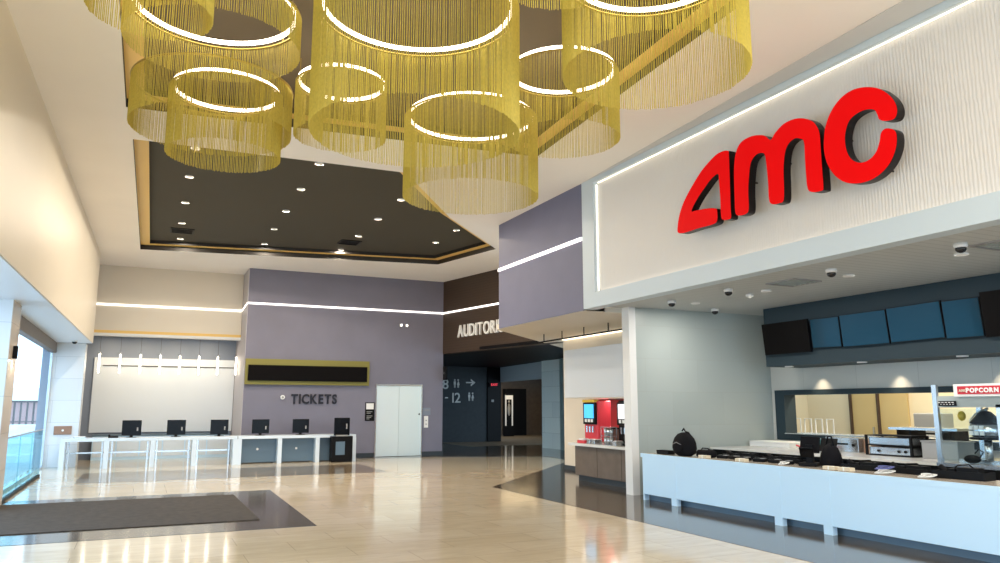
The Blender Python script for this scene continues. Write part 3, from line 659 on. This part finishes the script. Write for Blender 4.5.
# ------------------------------------------------------------------ concession area
struct(MB().box(8.75, 12.6, 12.6, 12.79, 0, 3.66).build('wall_right', M['conc_wall']), 'grey tiled end wall of the concession stand')
struct(MB().box(8.70, 8.86, 12.56, 12.80, 0, 3.66).build('trim_16', M['white_trim']), 'white end trim of the grey tiled wall')
struct(MB().box(8.05, 16.9, -9, 12.8, 3.66, 3.74).build('ceiling', M['slat_soffit']), 'slatted grey soffit over the concession counter')
struct(MB().prism([(7.83, 12.8), (13, 12.8), (13, 21.5), (12.3, 21.5), (7.83, 16.95)], 3.556, 3.68).build('ceiling', M['cream_soffit']), 'cream soffit over the drink station')
# back wall with pass-through opening
b = MB(); b.box(12.4, 12.6, -9, 12.6, 0, 1.04); b.box(12.4, 12.6, -9, 12.6, 2.0, 3.66); b.box(12.4, 12.6, 12.45, 12.6, 1.04, 2.0); b.box(12.4, 12.6, -9, 7.4, 1.04, 2.0)
struct(b.build('wall_right', M['conc_back']), 'grey tiled back wall of the concession stand')
b = MB(); b.box(12.34, 12.66, 12.2, 12.46, 1.0, 2.03); b.box(12.34, 12.66, 7.4, 12.2, 1.93, 2.03); b.box(12.34, 12.66, 7.4, 12.2, 1.0, 1.13); b.box(12.34, 12.66, 7.3, 7.4, 1.0, 2.03)
struct(b.build('window_2', M['menu_box']), 'dark framed pass-through opening to the kitchen')
struct(MB().box(12.2, 12.8, 7.3, 12.1, 1.13, 1.15).build('trim_17', M['steel']), 'steel ledge of the pass-through')
# kitchen
struct(MB().box(16.2, 16.4, 2, 16, 0, 3.6).build('wall_right', M['warm_wall']), 'warm kitchen wall behind the pass-through')
struct(MB().box(12.6, 16.4, 15.2, 15.4, 0, 3.6).build('wall_back', M['warm_wall']), 'far kitchen wall')
struct(MB().box(12.6, 16.4, 1.8, 2, 0, 3.6).build('wall_back', M['warm_wall']), 'near kitchen wall')
area((14.4, 9.5, 3.6), 1.2, 5, 190, (1, .88, .66), shape='RECTANGLE')
for i, (y, w_) in enumerate(((13.35, .72), (12.55, .74))):
    r = empty('kitchen_door', (16.18, y, 0), 'tall yellow kitchen door panel, ' + ('left' if i == 0 else 'right') + ' one', 'door', 'yellow kitchen door panels')
    MB().box(-.05, 0, -w_ / 2, w_ / 2, 0, 2.7).build('leaf', M['kitchen_yellow'], r); MB().box(-.09, -.0, w_ / 2, w_ / 2 + .07, 0, 2.7).build('post', M['wood'], r); MB().box(-.09, -.05, -w_ * .35, -w_ * .3, 1.0, 1.2).build('handle', M['steel'], r)
r = empty('wire_shelf', (13.6, 13.2, 0), 'steel rack with upright bars behind the pass-through', 'rack')
b = MB()
for k in range(2): b.box(-.25, .25, -1.5, 1.0, .6 + k * .45, .63 + k * .45)
b.build('shelf', M['steel'], r)
for k in range(8): MB().tube([(-.2, -1.3 + k * .3, 1.08), (-.2, -1.3 + k * .3, 1.42), (-.2, -1.12 + k * .3, 1.42), (-.2, -1.12 + k * .3, 1.08)], .015, 6).build('divider', M['white_trim'], r)
for sy in (-1.45, .95): MB().box(-.02, .02, sy - .02, sy + .02, 0, 1.1).build('leg', M['steel'], r)
r = empty('kitchen_machine', (15.2, 10.9, 0), 'grey kitchen machine on a stand behind the pass-through', 'machine')
MB().box(-.3, .3, -.35, .35, 0, .9).build('stand', M['steel'], r); MB().box(-.25, .25, -.28, .28, .9, 1.55).build('body', M['grey'], r, bevel=.02); MB().box(-.3, -.25, -.3, .1, .95, 1.15).build('drip_tray', M['near_black'], r)
r = empty('kitchen_bench', (13.8, 9.4, 0), 'steel kitchen bench behind the pass-through', 'bench')
MB().box(-.4, .4, -1.0, 1.0, 1.10, 1.14).build('top', M['steel'], r)
for sx in (-.35, .35):
    for sy in (-.9, .9): MB().box(sx - .02, sx + .02, sy - .02, sy + .02, 0, 1.1).build('leg', M['steel'], r)

# menu fascia + screens
struct(MB().box(11.46, 12.4, -9, 11.75, 2.48, 3.66).build('wall_right', M['menu_box']), 'dark blue-grey menu fascia')
b = MB()
def menu(y1, y0, z0, z1, m, label, tilt=0.0, out=.10, group='menu screens above the concession stand'):
    r = empty('menu_screen', (11.46, (y0 + y1) / 2, (z0 + z1) / 2), label, 'screen', group)
    h = (y1 - y0) / 2; k = (z1 - z0) / 2
    f = MB().box(-out, -out + .05, -h, h, -k, k).build('frame', M['near_black'], r)
    s2 = MB().box(-out - .006, -out, -h + .012, h - .012, -k + .012, k - .012).build('screen', m, r)
    MB().box(-out + .05, 0, -.1, .1, -.1, .1).build('bracket', M['near_black'], r)
    r.rotation_euler = (tilt, -.10, 0)
    return r
menu(11.66, 10.5, 2.72, 3.34, M['board_black'], 'black switched-off menu screen at the far left end', 0, .13)
menu(10.46, 9.80, 2.77, 3.32, M['screen_blue'], 'small blue-lit menu screen beside the black one', .02)  # switched off: dark blue gloss, no glow of its own
menu(9.78, 8.83, 2.75, 3.33, M['screen_blue'], 'blue glossy menu screen, second of the blue ones')
menu(8.81, 7.84, 2.76, 3.35, M['screen_blue'], 'blue glossy menu screen, third of the blue ones', -.015)
menu(7.82, 7.22, 2.74, 3.34, M['screen_blue'], 'narrow dark blue menu screen at the right')
menu(7.18, 6.1, 2.72, 3.40, M['board_black'], 'black menu screen cut by the right edge', 0, .14)
p = None
for i, y in enumerate((11.3, 9.6, 7.75)):
    lb = 'downlight under the menu fascia, ' + ['leftmost', 'middle', 'rightmost'][i]
    if p is None: p = downlight_proto(lb, 'downlights under the menu fascia'); p.location = (11.62, y, 2.48)
    else: dup(p, (11.62, y, 2.48), lb)
    area((12.22, (11.2, 9.45, 7.6)[i], 2.45), .05, .05, 2.2, (1, .8, .55), spread=R(80))

# front counter
CX0 = 8.46; Y0, Y1 = 1.5, 11.9
ct = empty('concession_counter', (CX0, 11.9, 0), 'long white panelled concession counter with speckled stone top', 'counter')
MB().box(-.022, .72, -10.4, 0.02, .80, .84).build('countertop', M['stone'], ct, bevel=.004)
MB().box(-.026, -.0, -10.4, 0.02, .772, .842).build('top_edge', M['counter_panel'], ct)
legs = [.93, 3.32, 4.20, 7.2]
edges = [0] + legs + [10.4]
for a, c in zip(edges[:-1], edges[1:]): MB().box(-.02, .01, -c + .035, -a - .035, .12, .775).build('front_panel', M['counter_panel'], ct, bevel=.004)
for a in legs: MB().box(-.024, .06, -a - .075, -a + .075, 0, .771).build('leg', M['counter_panel'], ct)
MB().box(.0, .1, -.04, .0, .0, .775).build('end_panel', M['counter_panel'], ct)
MB().box(.22, .68, -10.38, -.01, .03, .79).build('carcass', M['blue_panel'], ct)
MB().box(.12, .22, -10.38, -.03, 0, .3).build('toe_kick', M['blue_panel'], ct)
# back counter
bk = empty('back_counter', (10.6, 12.55, 0), 'white topped back counter with black fronts', 'counter')
MB().box(0, 1.72, -5.05, 0, .84, .88).build('countertop', M['white_stone'], bk)
MB().box(.06, 1.70, -5.03, -.02, .0, .84).build('cabinet', M['near_black'], bk)
for k in range(4): MB().box(.035, .06, -1.15 * (k + 1) + .02, -1.15 * k - .02, .12, .80).build('door', M['black_gloss'], bk)

# things on the front counter
def coil(name, label, c, r, m, n=3, grp=None, flat=1.0):
    pts = []
    for i in range(n * 20):
        a = 2 * math.pi * i / 20; rr = r * (1.1 - .22 * i / 20 + .06 * math.sin(2.3 * a)); pts.append((c[0] + rr * math.cos(a) * flat, c[1] + rr * math.sin(a), c[2] + .008 + .006 * (i / 20) + .028 * (1 + math.sin(a * .83 + n)) * .5))
    o = MB().tube(pts, .0055, 6).build(name, m, None, True); return tag(o, label, 'cable', grp)
CT = .8425
bg = empty('backpack', (8.66, 10.92, CT), 'black backpack standing on the concession counter', 'backpack')
b = MB(); b.lathe([(.001, 0), (.12, .0), (.20, .05), (.225, .14), (.215, .24), (.18, .33), (.12, .40), (.05, .43), (.001, .435)], n=24); o = b.build('body', M['black_soft'], bg, True); o.scale = (.62, 1.28, .93)
MB().tube([(.0, -.05, .41), (.0, -.12, .40), (.0, -.20, .30), (0, -.245, .18), (0, -.22, .06)], .018, 8).build('strap', M['black_soft'], bg, True)
MB().tube([(0, -.03, .425), (0, 0, .47), (0, .05, .425)], .012, 8).build('handle', M['black_soft'], bg, True)
b = MB(); b.ellip((-.13, .02, .15), .045, .14, .11); b.build('front_pocket', M['black_soft'], bg, True)
MB().tube([(-.165, -.11, .2), (-.175, 0, .235), (-.165, .12, .2)], .005, 6).build('zip', M['grey'], bg)
r = empty('black_box', (8.66, 11.46, CT), 'small flat black box at the left end of the counter', 'box')
MB().box(-.08, .08, -.17, .17, 0, .055).build('body', M['near_black'], r, bevel=.01); MB().box(-.082, .082, -.172, .172, .045, .07).build('lid', M['black_soft'], r, bevel=.01)
r = empty('camera_bag', (8.74, 10.46, CT), 'small black bag lying right of the backpack', 'bag')
MB().box(-.1, .1, -.17, .15, 0, .11).build('body', M['black_soft'], r, bevel=.03); MB().tube([(0, -.15, .1), (0, -.05, .15), (0, .08, .15), (0, .14, .1)], .01, 6).build('strap', M['black_soft'], r, True); MB().box(-.09, .09, -.13, .12, .105, .125).build('flap', M['near_black'], r, bevel=.01)
# long run of card readers and trays along the inner edge
def terminal(label, loc, rz):
    r = empty('card_terminal', loc, label, 'card reader', 'card readers along the inner edge of the counter')
    MB().box(-.06, .06, -.1, .1, .0, .05).build('body', M['near_black'], r, bevel=.012); MB().box(-.045, .045, .0, .085, .05, .056).build('screen', M['black_gloss'], r)
    b = MB()
    for i in range(3):
        for j in range(3): b.box(-.04 + i * .03, -.02 + i * .03, -.085 + j * .026, -.068 + j * .026, .05, .057)
    b.build('keypad', M['grey'], r); r.rotation_euler = (0, 0, rz); return r
ys = [10.14, 9.9, 9.62, 9.3, 9.02, 8.75]; t0 = None
for i, y in enumerate(ys):
    lb = 'black card reader on the counter, ' + ['nearest the black bag', 'second from the black bag', 'third from the black bag', 'fourth from the black bag', 'fifth from the black bag', 'just left of the tall black register'][i]
    if t0 is None: t0 = terminal(lb, (8.84, y, CT), .3)
    else: dup(t0, (8.84 + .03 * math.sin(i * 2), y, CT), lb, random.uniform(-.5, .5))
def tray(label, loc, l, w, h, m, rz=0, grp=None, name='equipment_tray'):
    r = empty(name, loc, label, 'tray', grp, rz)
    b = MB(); t = .012; b.box(-w, w, -l, l, 0, t); b.box(-w, -w + t, -l, l, t, h); b.box(w - t, w, -l, l, t, h); b.box(-w + t, w - t, -l, -l + t, t, h); b.box(-w + t, w - t, l - t, l, t, h)
    b.build('tray', m, r); q = MB(); q.box(-w * .6, w * .5, -l * .7, l * .1, t, h * 1.5); q.box(-w * .3, w * .7, l * .25, l * .55, t, h * 1.25); q.cyl((0, l * .65, h * .8), (0, l * .9, h * 1.5), .035, 10); q.tube([(-w * .5, -l * .8, h * .8), (-w * .2, -l * .3, h * 1.9), (0, l * .2, h * 1.7), (w * .3, l * .5, h * .9)], .01, 6); q.build('contents', M['near_black'], r, bevel=.006); return r
tray('long black tray of parts behind the card readers, left half', (9.10, 9.95, CT), .42, .09, .06, M['near_black'])
tray('long black tray of parts behind the card readers, right half', (9.10, 9.05, CT), .40, .09, .06, M['near_black'])
# tall black POS register
def register(label, loc, rz):
    r = empty('cash_register', loc, label, 'register', 'black registers on the concession counter'); r.rotation_euler = (0, 0, rz)
    MB().box(-.13, .13, -.13, .13, 0, .05).build('base', M['near_black'], r, bevel=.015)
    MB().box(-.03, .03, -.05, .05, .05, .3).build('stand', M['near_black'], r)
    o = MB().box(-.02, .02, -.14, .14, -.12, .12).build('screen', M['black_soft'], r, bevel=.01); o.location = (.03, 0, .30); o.rotation_euler = (0, .35, 0)
    o = MB().box(-.012, .012, -.1, .1, -.07, .07).build('customer_display', M['black_gloss'], r, bevel=.006); o.location = (-.12, 0, .2); o.rotation_euler = (0, -.3, 0)
    return r
register('tall black register standing on the concession counter', (8.86, 8.33, CT), .4)
bb = empty('black_tote', (8.98, 8.06, CT), 'slumped black cloth bag beside the register', 'bag')
b = MB(); b.lathe([(.001, 0), (.13, 0), (.16, .06), (.14, .17), (.10, .27), (.04, .32), (.001, .33)], n=18); b.build('body', M['black_soft'], bb, True); MB().tube([(0, -.06, .3), (0, -.03, .42), (0, .04, .42), (0, .07, .3)], .012, 8).build('handle', M['black_soft'], bb, True)
tray('black equipment tray in the middle of the counter', (9.02, 7.52, CT), .30, .12, .07, M['near_black'], .05)
tray('black equipment tray right of the middle one', (9.05, 6.85, CT), .33, .12, .07, M['near_black'], -.05)
tray('black equipment tray at the right end of the counter', (8.95, 6.1, CT), .30, .13, .09, M['near_black'], .1)
coil('cable_coil', 'loose white cable coil left of the black register', (8.62, 8.6, CT), .08, M['paper'])
coil('cable_coil', 'white cable coil with blue cable in front of the middle trays', (8.68, 6.95, CT), .13, M['paper'])
coil('cable_coil', 'blue cable coil in front of the middle trays', (8.74, 7.0, CT + .045), .12, M['blue_cable'])
coil('cable_coil', 'white cable coil near the right end of the counter', (8.66, 6.35, CT), .11, M['paper'])
for i, (x, y, lb) in enumerate(((8.60, 10.33, 'small cream carton beside the black bag'), (8.6, 9.45, 'small cream carton in front of the card readers'), (8.62, 7.75, 'cream cartons in front of the black tray'), (8.62, 7.5, 'pale flat carton right of the cream carton'))):
    r = empty('small_carton', (x, y, CT), lb, 'box', 'small cartons on the counter')
    MB().box(-.05, .05, -.1, .1, 0, .045).build('body', M['cream_box'], r, bevel=.003); MB().box(-.052, .052, -.012, .012, .0, .0462).build('tape', M['paper'], r)

# things on the back counter
BT = .88
r = empty('storage_box', (11.9, 11.9, BT), 'long white box on the back counter by the grey wall', 'box')
MB().box(-.3, .3, -.5, .6, 0, .09).build('body', M['white_trim'], r, bevel=.01); MB().box(-.32, .32, -.52, .58, .09, .11).build('lid', M['paper'], r, bevel=.006)
r = empty('red_scoop', (11.1, 10.5, BT), 'small red scoop lying on the back counter', 'scoop')
MB().ellip((0, 0, .05), .08, .09, .05).build('cup', M['pink_red'], r, True); MB().cyl((0, .08, .06), (0, .24, .1), .015, 8).build('handle', M['pink_red'], r)
r = empty('spray_bottle', (11.2, 10.38, BT), 'white bottle beside the red scoop', 'bottle')
MB().lathe([(.001, 0), (.045, 0), (.045, .12), (.018, .16), (.018, .19), (.001, .19)], n=14).build('body', M['paper'], r, True); MB().box(-.04, .02, -.012, .012, .19, .22).build('cap', M['paper'], r)
r = empty('laptop', (11.0, 10.05, BT), 'open dark laptop on the back counter', 'laptop')
MB().box(-.12, .12, -.18, .18, 0, .02).build('base', M['grey'], r, bevel=.004); o = MB().box(-.008, .008, -.18, .18, 0, .24).build('screen', M['near_black'], r, bevel=.004); o.location = (.12, 0, .02); o.rotation_euler = (0, .3, 0)
r = empty('teal_carton', (11.75, 10.85, BT), 'teal carton on the back counter', 'box')
MB().box(-.15, .15, -.17, .17, 0, .2).build('body', M['teal_box'], r, bevel=.004); MB().box(-.152, .152, -.03, .03, 0, .202).build('tape', M['paper'], r)
r = empty('steel_dispenser', (11.75, 10.15, BT), 'brushed steel dispenser cabinet with black slot', 'dispenser')
MB().box(-.2, .2, -.40, .32, 0, .26).build('body', M['steel'], r, bevel=.01); MB().box(-.206, -.2, -.18, .08, .13, .16).build('slot', M['near_black'], r); MB().box(-.21, -.2, .16, .26, .05, .2).build('control_panel', M['blue_panel'], r); MB().cyl((-.2, -.3, .13), (-.225, -.3, .13), .025, 12).build('knob', M['near_black'], r)
r = empty('cardboard_box', (11.75, 9.55, BT), 'brown cardboard box right of the steel dispenser', 'box')
MB().box(-.15, .15, -.13, .13, 0, .24).build('body', M['plaque'], r, bevel=.004); MB().box(-.152, .152, -.02, .02, 0, .242).build('tape', M['cream_box'], r)
r = empty('warmer_rack', (11.5, 8.95, BT), 'black framed rack with steel warming drawers', 'rack')
b = MB()
for y in (-.42, .42):
    for x in (-.2, .2): b.box(x - .015, x + .015, y - .02, y + .02, 0, .34)
for z in (.0, .16, .32): b.box(-.21, .21, -.43, .43, z, z + .02)
b.build('frame', M['near_black'], r)
for z in (.02, .18): MB().box(-.18, .18, -.39, .39, z, z + .12).build('drawer', M['steel'], r, bevel=.006)
for y in (-.3, -.18, .2): MB().cyl((-.18, y, .08), (-.2, y, .08), .022, 10).build('knob', M['near_black'], r)
r = empty('heat_shelf', (12.05, 8.7, BT), 'steel heat shelf raised on black legs near the popcorn machine', 'shelf')
MB().box(-.25, .22, -.62, .62, .42, .46).build('shelf', M['steel'], r)
for y in (-.5, -.3, .25, .48): MB().box(-.2, .18, y - .02, y + .02, 0, .42).build('leg', M['near_black'], r)
r = empty('grey_bin', (11.5, 8.05, BT), 'dark grey box left of the popcorn machine', 'box')
MB().box(-.2, .2, -.3, .3, 0, .26).build('body', M['grey'], r, bevel=.01); MB().box(-.21, .21, -.31, .31, .26, .28).build('lid', M['grey'], r)

# popcorn machine
pm = empty('popcorn_machine', (10.35, 7.4, 0), 'glass popcorn machine with steel posts and red POPCORN sign', 'popcorn machine')
PB = .86
MB().box(.0, 1.0, -1.9, .0, .0, PB).build('cabinet', M['near_black'], pm, bevel=.01)
MB().box(-.02, 1.02, -1.92, .02, PB, PB + .05).build('base_tray', M['steel'], pm)
for (x, y) in ((.0, -.02), (.0, -.92), (.0, -1.9), (.96, -.02), (.96, -1.9)):
    MB().box(x, x + .05, y - .035, y + .035, PB + .05, 2.0 if y > -.1 else 1.72).build('post', M['steel'], pm)
MB().box(-.0, 1.0, -1.9, -.06, 1.68, 1.84).build('header', M['conc_wall'], pm)
MB().box(.02, .03, -.88, -.06, PB + .06, 1.66).build('glass_front', M['popper_glass'], pm); MB().box(.02, .03, -1.86, -.96, PB + .06, 1.66).build('glass_front', M['popper_glass'], pm)
MB().box(.05, .95, -.015, -.005, PB + .06, 1.66).build('glass_side', M['popper_glass'], pm)
sb = MB().box(-.06, .04, -1.9, -.36, 1.83, 2.0).build('sign_board', M['paper'], pm)
sr = MB().box(-.066, -.06, -1.85, -.42, 1.86, 1.97).build('red_band', M['popcorn_red'], pm)
def side_text(txt, size, m, parent, y, z, x, sx=1, bold=.002):
    pos = Vector((x, y, z))
    rot = Matrix((Vector((0, -1, 0)), Vector((0, 0, 1)), Vector((-1, 0, 0)))).transposed().to_4x4()
    for ch in txt:
        if ch == ' ': pos.y -= size * .3; continue
        o, w = text_obj('letter', ch, size, .003, m, parent, bold, sx); o.matrix_local = Matrix.Translation(pos) @ rot; pos.y -= w + size * .10
side_text('AMC', .045, M['cream_box'], pm, -.44, 1.895, -.069)
side_text('POPCORN', .082, M['paper'], pm, -.545, 1.885, -.069, bold=.004)
pl = MB().box(-.035, -.02, -.36, -.1, 1.70, 1.77).build('black_label', M['near_black'], pm)
b = MB()
for k in range(5): b.box(-.038, -.035, -.33 + k * .05, -.30 + k * .05, 1.745, 1.755); b.box(-.038, -.035, -.33 + k * .045, -.31 + k * .045, 1.72, 1.728)
b.build('label_text', M['paper'], pm)
KX, KY = .4, -.38
kt = MB().lathe([(.001, 0), (.17, 0), (.20, .03), (.20, .17), (.17, .19), (.001, .19)], (.4, -.48, 1.27), 24).build('kettle', M['steel'], pm, True)
MB().lathe([(.22, 0), (.22, .03), (.001, .03), (.001, 0)][::-1], (.4, -.48, 1.235), 24).build('kettle_rim', M['near_black'], pm)
MB().lathe([(.21, 0), (.16, .06), (.07, .16), (.001, .18)], (.4, -.48, 1.46), 24).build('kettle_lid', M['near_black'], pm, True)
b = MB()
for i in range(3):
    for j in range(2): b.box(.195, .21, -.56 + i * .075, -.505 + i * .075, 1.30 + j * .075, 1.355 + j * .075)
b.build('kettle_vents', M['paper'], pm)
MB().cyl((.4, -.48, PB + .05), (.4, -.48, 1.24), .05, 14).build('kettle_column', M['steel'], pm, True)
MB().tube([(.4, -.35, 1.6), (.35, -.28, 1.5), (.42, -.25, 1.35), (.5, -.35, 1.28)], .012, 8).build('hose', M['paper'], pm, True)
MB().ellip((.3, -.2, 1.56), .06, .05, .07).build('yellow_cap', M['yellow'], pm, True)
MB().tube([(.4, -.48, 1.64), (.5, -.45, 1.66), (.5, -.3, 1.6), (.5, -.3, 1.45)], .02, 8).build('crank_arm', M['steel'], pm, True)
MB().box(.3, .9, -1.2, -.1, PB + .05, PB + .1).build('catch_pan', M['steel'], pm)
r = empty('popcorn_scoop', (10.5, 7.0, PB + .052), 'dark scoop inside the popcorn machine', 'scoop')
MB().ellip((0, .0, .06), .06, .12, .06).build('cup', M['near_black'], r, True); MB().tube([(0, -.1, .08), (0, -.16, .16), (0, -.1, .2), (0, -.04, .14)], .01, 6).build('handle', M['near_black'], r, True)

# ------------------------------------------------------------------ drink station
struct(MB().box(10.6, 10.8, 12.8, 18.5, 0, 3.565).build('wall_right', M['beige']), 'cream wall behind the drink station')
struct(MB().box(10.58, 10.6, 12.8, 18.5, 0, .12).build('baseboard_right', M['base_dark']))
cn = empty('drink_canopy', (9.6, 15.35, 1.9), 'glossy white box canopy over the drink station', 'canopy')
MB().box(0, .95, -2.4, 1.38, .0, 1.18).build('body', M['soffit_white'], cn, bevel=.01)
MB().box(.02, .9, -2.35, 1.33, -.03, 0).build('underside_light_panel', M['cream_soffit'], cn)
hb = empty('hanging_rod', (9.45, 15.2, 3.36), 'thin black rod hung from the soffit above the drink canopy', 'rod')
MB().cyl((0, -2.2, 0), (0, 2.6, 0), .02, 8).build('rod', M['near_black'], hb)
for y in (-1.7, -.75, .3, 1.35, 2.3): MB().cyl((0, y, 0), (0, y, .21), .014, 6).build('dropper', M['near_black'], hb); MB().cyl((0, y, .2), (0, y, .22), .05, 10).build('ceiling_plate', M['near_black'], hb)
struct(MB().box(10.5, 10.6, 12.85, 18.4, 3.50, 3.53).build('trim_18', M['led_cove']), 'warm cove light above the drink canopy')
dcn = empty('drink_counter', (9.25, 15.66, 0), 'brown drink counter with white top beside the grey tiled wall', 'counter')
MB().box(-.12, 1.32, -2.85, .12, .80, .86).build('countertop', M['white_stone'], dcn, bevel=.004)
MB().box(0, 1.32, -2.85, 0, .14, .80).build('front_panel', M['brown_panel'], dcn)
MB().box(.06, 1.32, -2.85, -.05, 0, .14).build('toe_kick', M['base_dark'], dcn)
for y in (-.95, -1.9): MB().box(-.003, 0, y - .004, y + .004, .15, .79).build('panel_joint', M['near_black'], dcn)
struct(MB().box(10.54, 10.6, 13.4, 17.3, .87, 1.86).build('trim_19', M['red_lit']), 'red panel behind the drink machines')
DM = .86
def drink_machine(label, y, scr, red):
    r = empty('drink_machine', (9.5, y, DM), label, 'drink machine', 'drink machines on the drink counter')
    MB().box(.05, .42, -.29, .29, .03, .96).build('body', M['near_black'] if not red else M['pink_red'], r, bevel=.02)
    MB().box(.0, .05, -.27, .27, .42, .92).build('front_panel', M['near_black'], r, bevel=.01)
    MB().box(-.012, .0, -.2, .2, .56, .88).build('screen', scr, r)
    for k in (-.13, 0, .13): MB().box(-.015, 0, k - .04, k + .04, .47, .54).build('button', M['paper'], r)
    for k in (-.16, -.03, .1): MB().cyl((.0, k, .24), (.0, k, .38), .022, 8).build('nozzle', M['steel'], r)
    MB().box(-.12, .1, -.28, .28, 0, .05).build('drip_tray', M['near_black'] if not red else M['pink_red'], r)
    if red: MB().box(-.02, .1, -.26, .26, .925, .985).build('top_light', M['yellow'], r)
    return r
drink_machine('red drink machine with bright blue screen', 15.42, M['cyan_screen'], True)
drink_machine('black drink machine with pale grey screen', 14.0, M['pale_screen'], False)
r = empty('waste_bin', (10.3, 15.62, DM), 'small brown bin at the left end of the drink counter', 'bin')
r2 = MB().box(-.1, .1, -.12, .1, 0, .3).build('body', M['brown_panel'], r, bevel=.01); MB().box(-.11, .11, -.13, .11, .3, .33).build('lid', M['near_black'], r)
r = empty('cup_rack', (9.27, 14.25, DM), 'wire rack of stacked steel cups on the drink counter', 'rack')
b = MB()
for z in (.0, .19, .38): b.box(-.08, .08, -.2, .2, z, z + .012)
for x in (-.075, .075):
    for y in (-.19, 0, .19): b.box(x - .006, x + .006, y - .006, y + .006, 0, .39)
b.build('rack', M['steel'], r)
for k, (y, z) in enumerate(((-.12, .013), (.0, .013), (.12, .013), (-.12, .203), (.0, .203), (.12, .203))):
    tier_n = 'lower' if z < .1 else 'upper'; side = ['right', 'middle', 'left'][k % 3]
    o = tag(MB().lathe([(.001, 0), (.035, 0), (.05, .16), (.001, .16)], n=12).build('steel_cup', M['steel'], None, True), 'small steel cup on the %s tier of the drink counter rack, %s one' % (tier_n, side), 'cup', 'steel cups in the rack')
    o.location = (9.27, 14.25 + y * .95, DM + z)
r = empty('red_straw_box', (9.27, 15.3, DM), 'small pink and red dispenser at the left end of the white top', 'dispenser')
MB().box(-.08, .08, -.16, .16, 0, .07).build('body', M['pink_red'], r, bevel=.008); MB().box(-.07, .07, -.1, .1, .07, .11).build('lid', M['paper'], r, bevel=.006)
for i, y in enumerate((14.95, 14.75, 13.9)):
    r = empty('napkin_holder', (9.27, y, DM), 'steel napkin holder on the drink counter, ' + ['leftmost', 'just left of the cup rack', 'right of the cup rack'][i], 'napkin holder', 'napkin holders on the drink counter')
    MB().box(-.1, .1, -.07, .07, 0, .1).build('body', M['steel'], r, bevel=.008); MB().box(-.08, .08, -.05, .05, .1, .108).build('napkins', M['paper'], r)
area((9.9, 15.3, 1.84), .15, 2.2, 10, (1, .93, .85), shape='RECTANGLE')
for x, y in ((8.6, 14.2), (8.9, 16.4)):
    area((x, y, 3.56), .1, .1, 9, NEU)
p = downlight_proto('recessed downlight in the cream soffit above the drink station, near one', 'downlights in the cream soffit'); p.location = (8.6, 14.2, 3.58)
dup(p, (8.9, 16.4, 3.58), 'recessed downlight in the cream soffit at its far corner')

# ------------------------------------------------------------------ daylight, world, camera
wd = bpy.data.worlds.new('world'); scene.world = wd; wd.use_nodes = True
bgn = wd.node_tree.nodes['Background']; bgn.inputs[0].default_value = (.58, .80, 1.0, 1); bgn.inputs[1].default_value = 2.6

cam = bpy.data.cameras.new('camera'); co = bpy.data.objects.new('camera', cam); col.objects.link(co); scene.camera = co
cam.sensor_width = 36; cam.lens = 36 * .760; cam.clip_start = .05; cam.clip_end = 300
pit = math.atan((406 - 281.5) / 760); yaw = math.atan((500 - 140) / math.hypot(760, 406 - 281.5))
co.location = (0, 0, 1.7); co.rotation_euler = (math.pi / 2 + pit, 0, -yaw)

vs_ = scene.view_settings
scene.display_settings.display_device = 'sRGB'
vs_.view_transform = 'Standard'; vs_.look = 'None'; vs_.gamma = 1; vs_.exposure = 0.52; vs_.use_curve_mapping = False
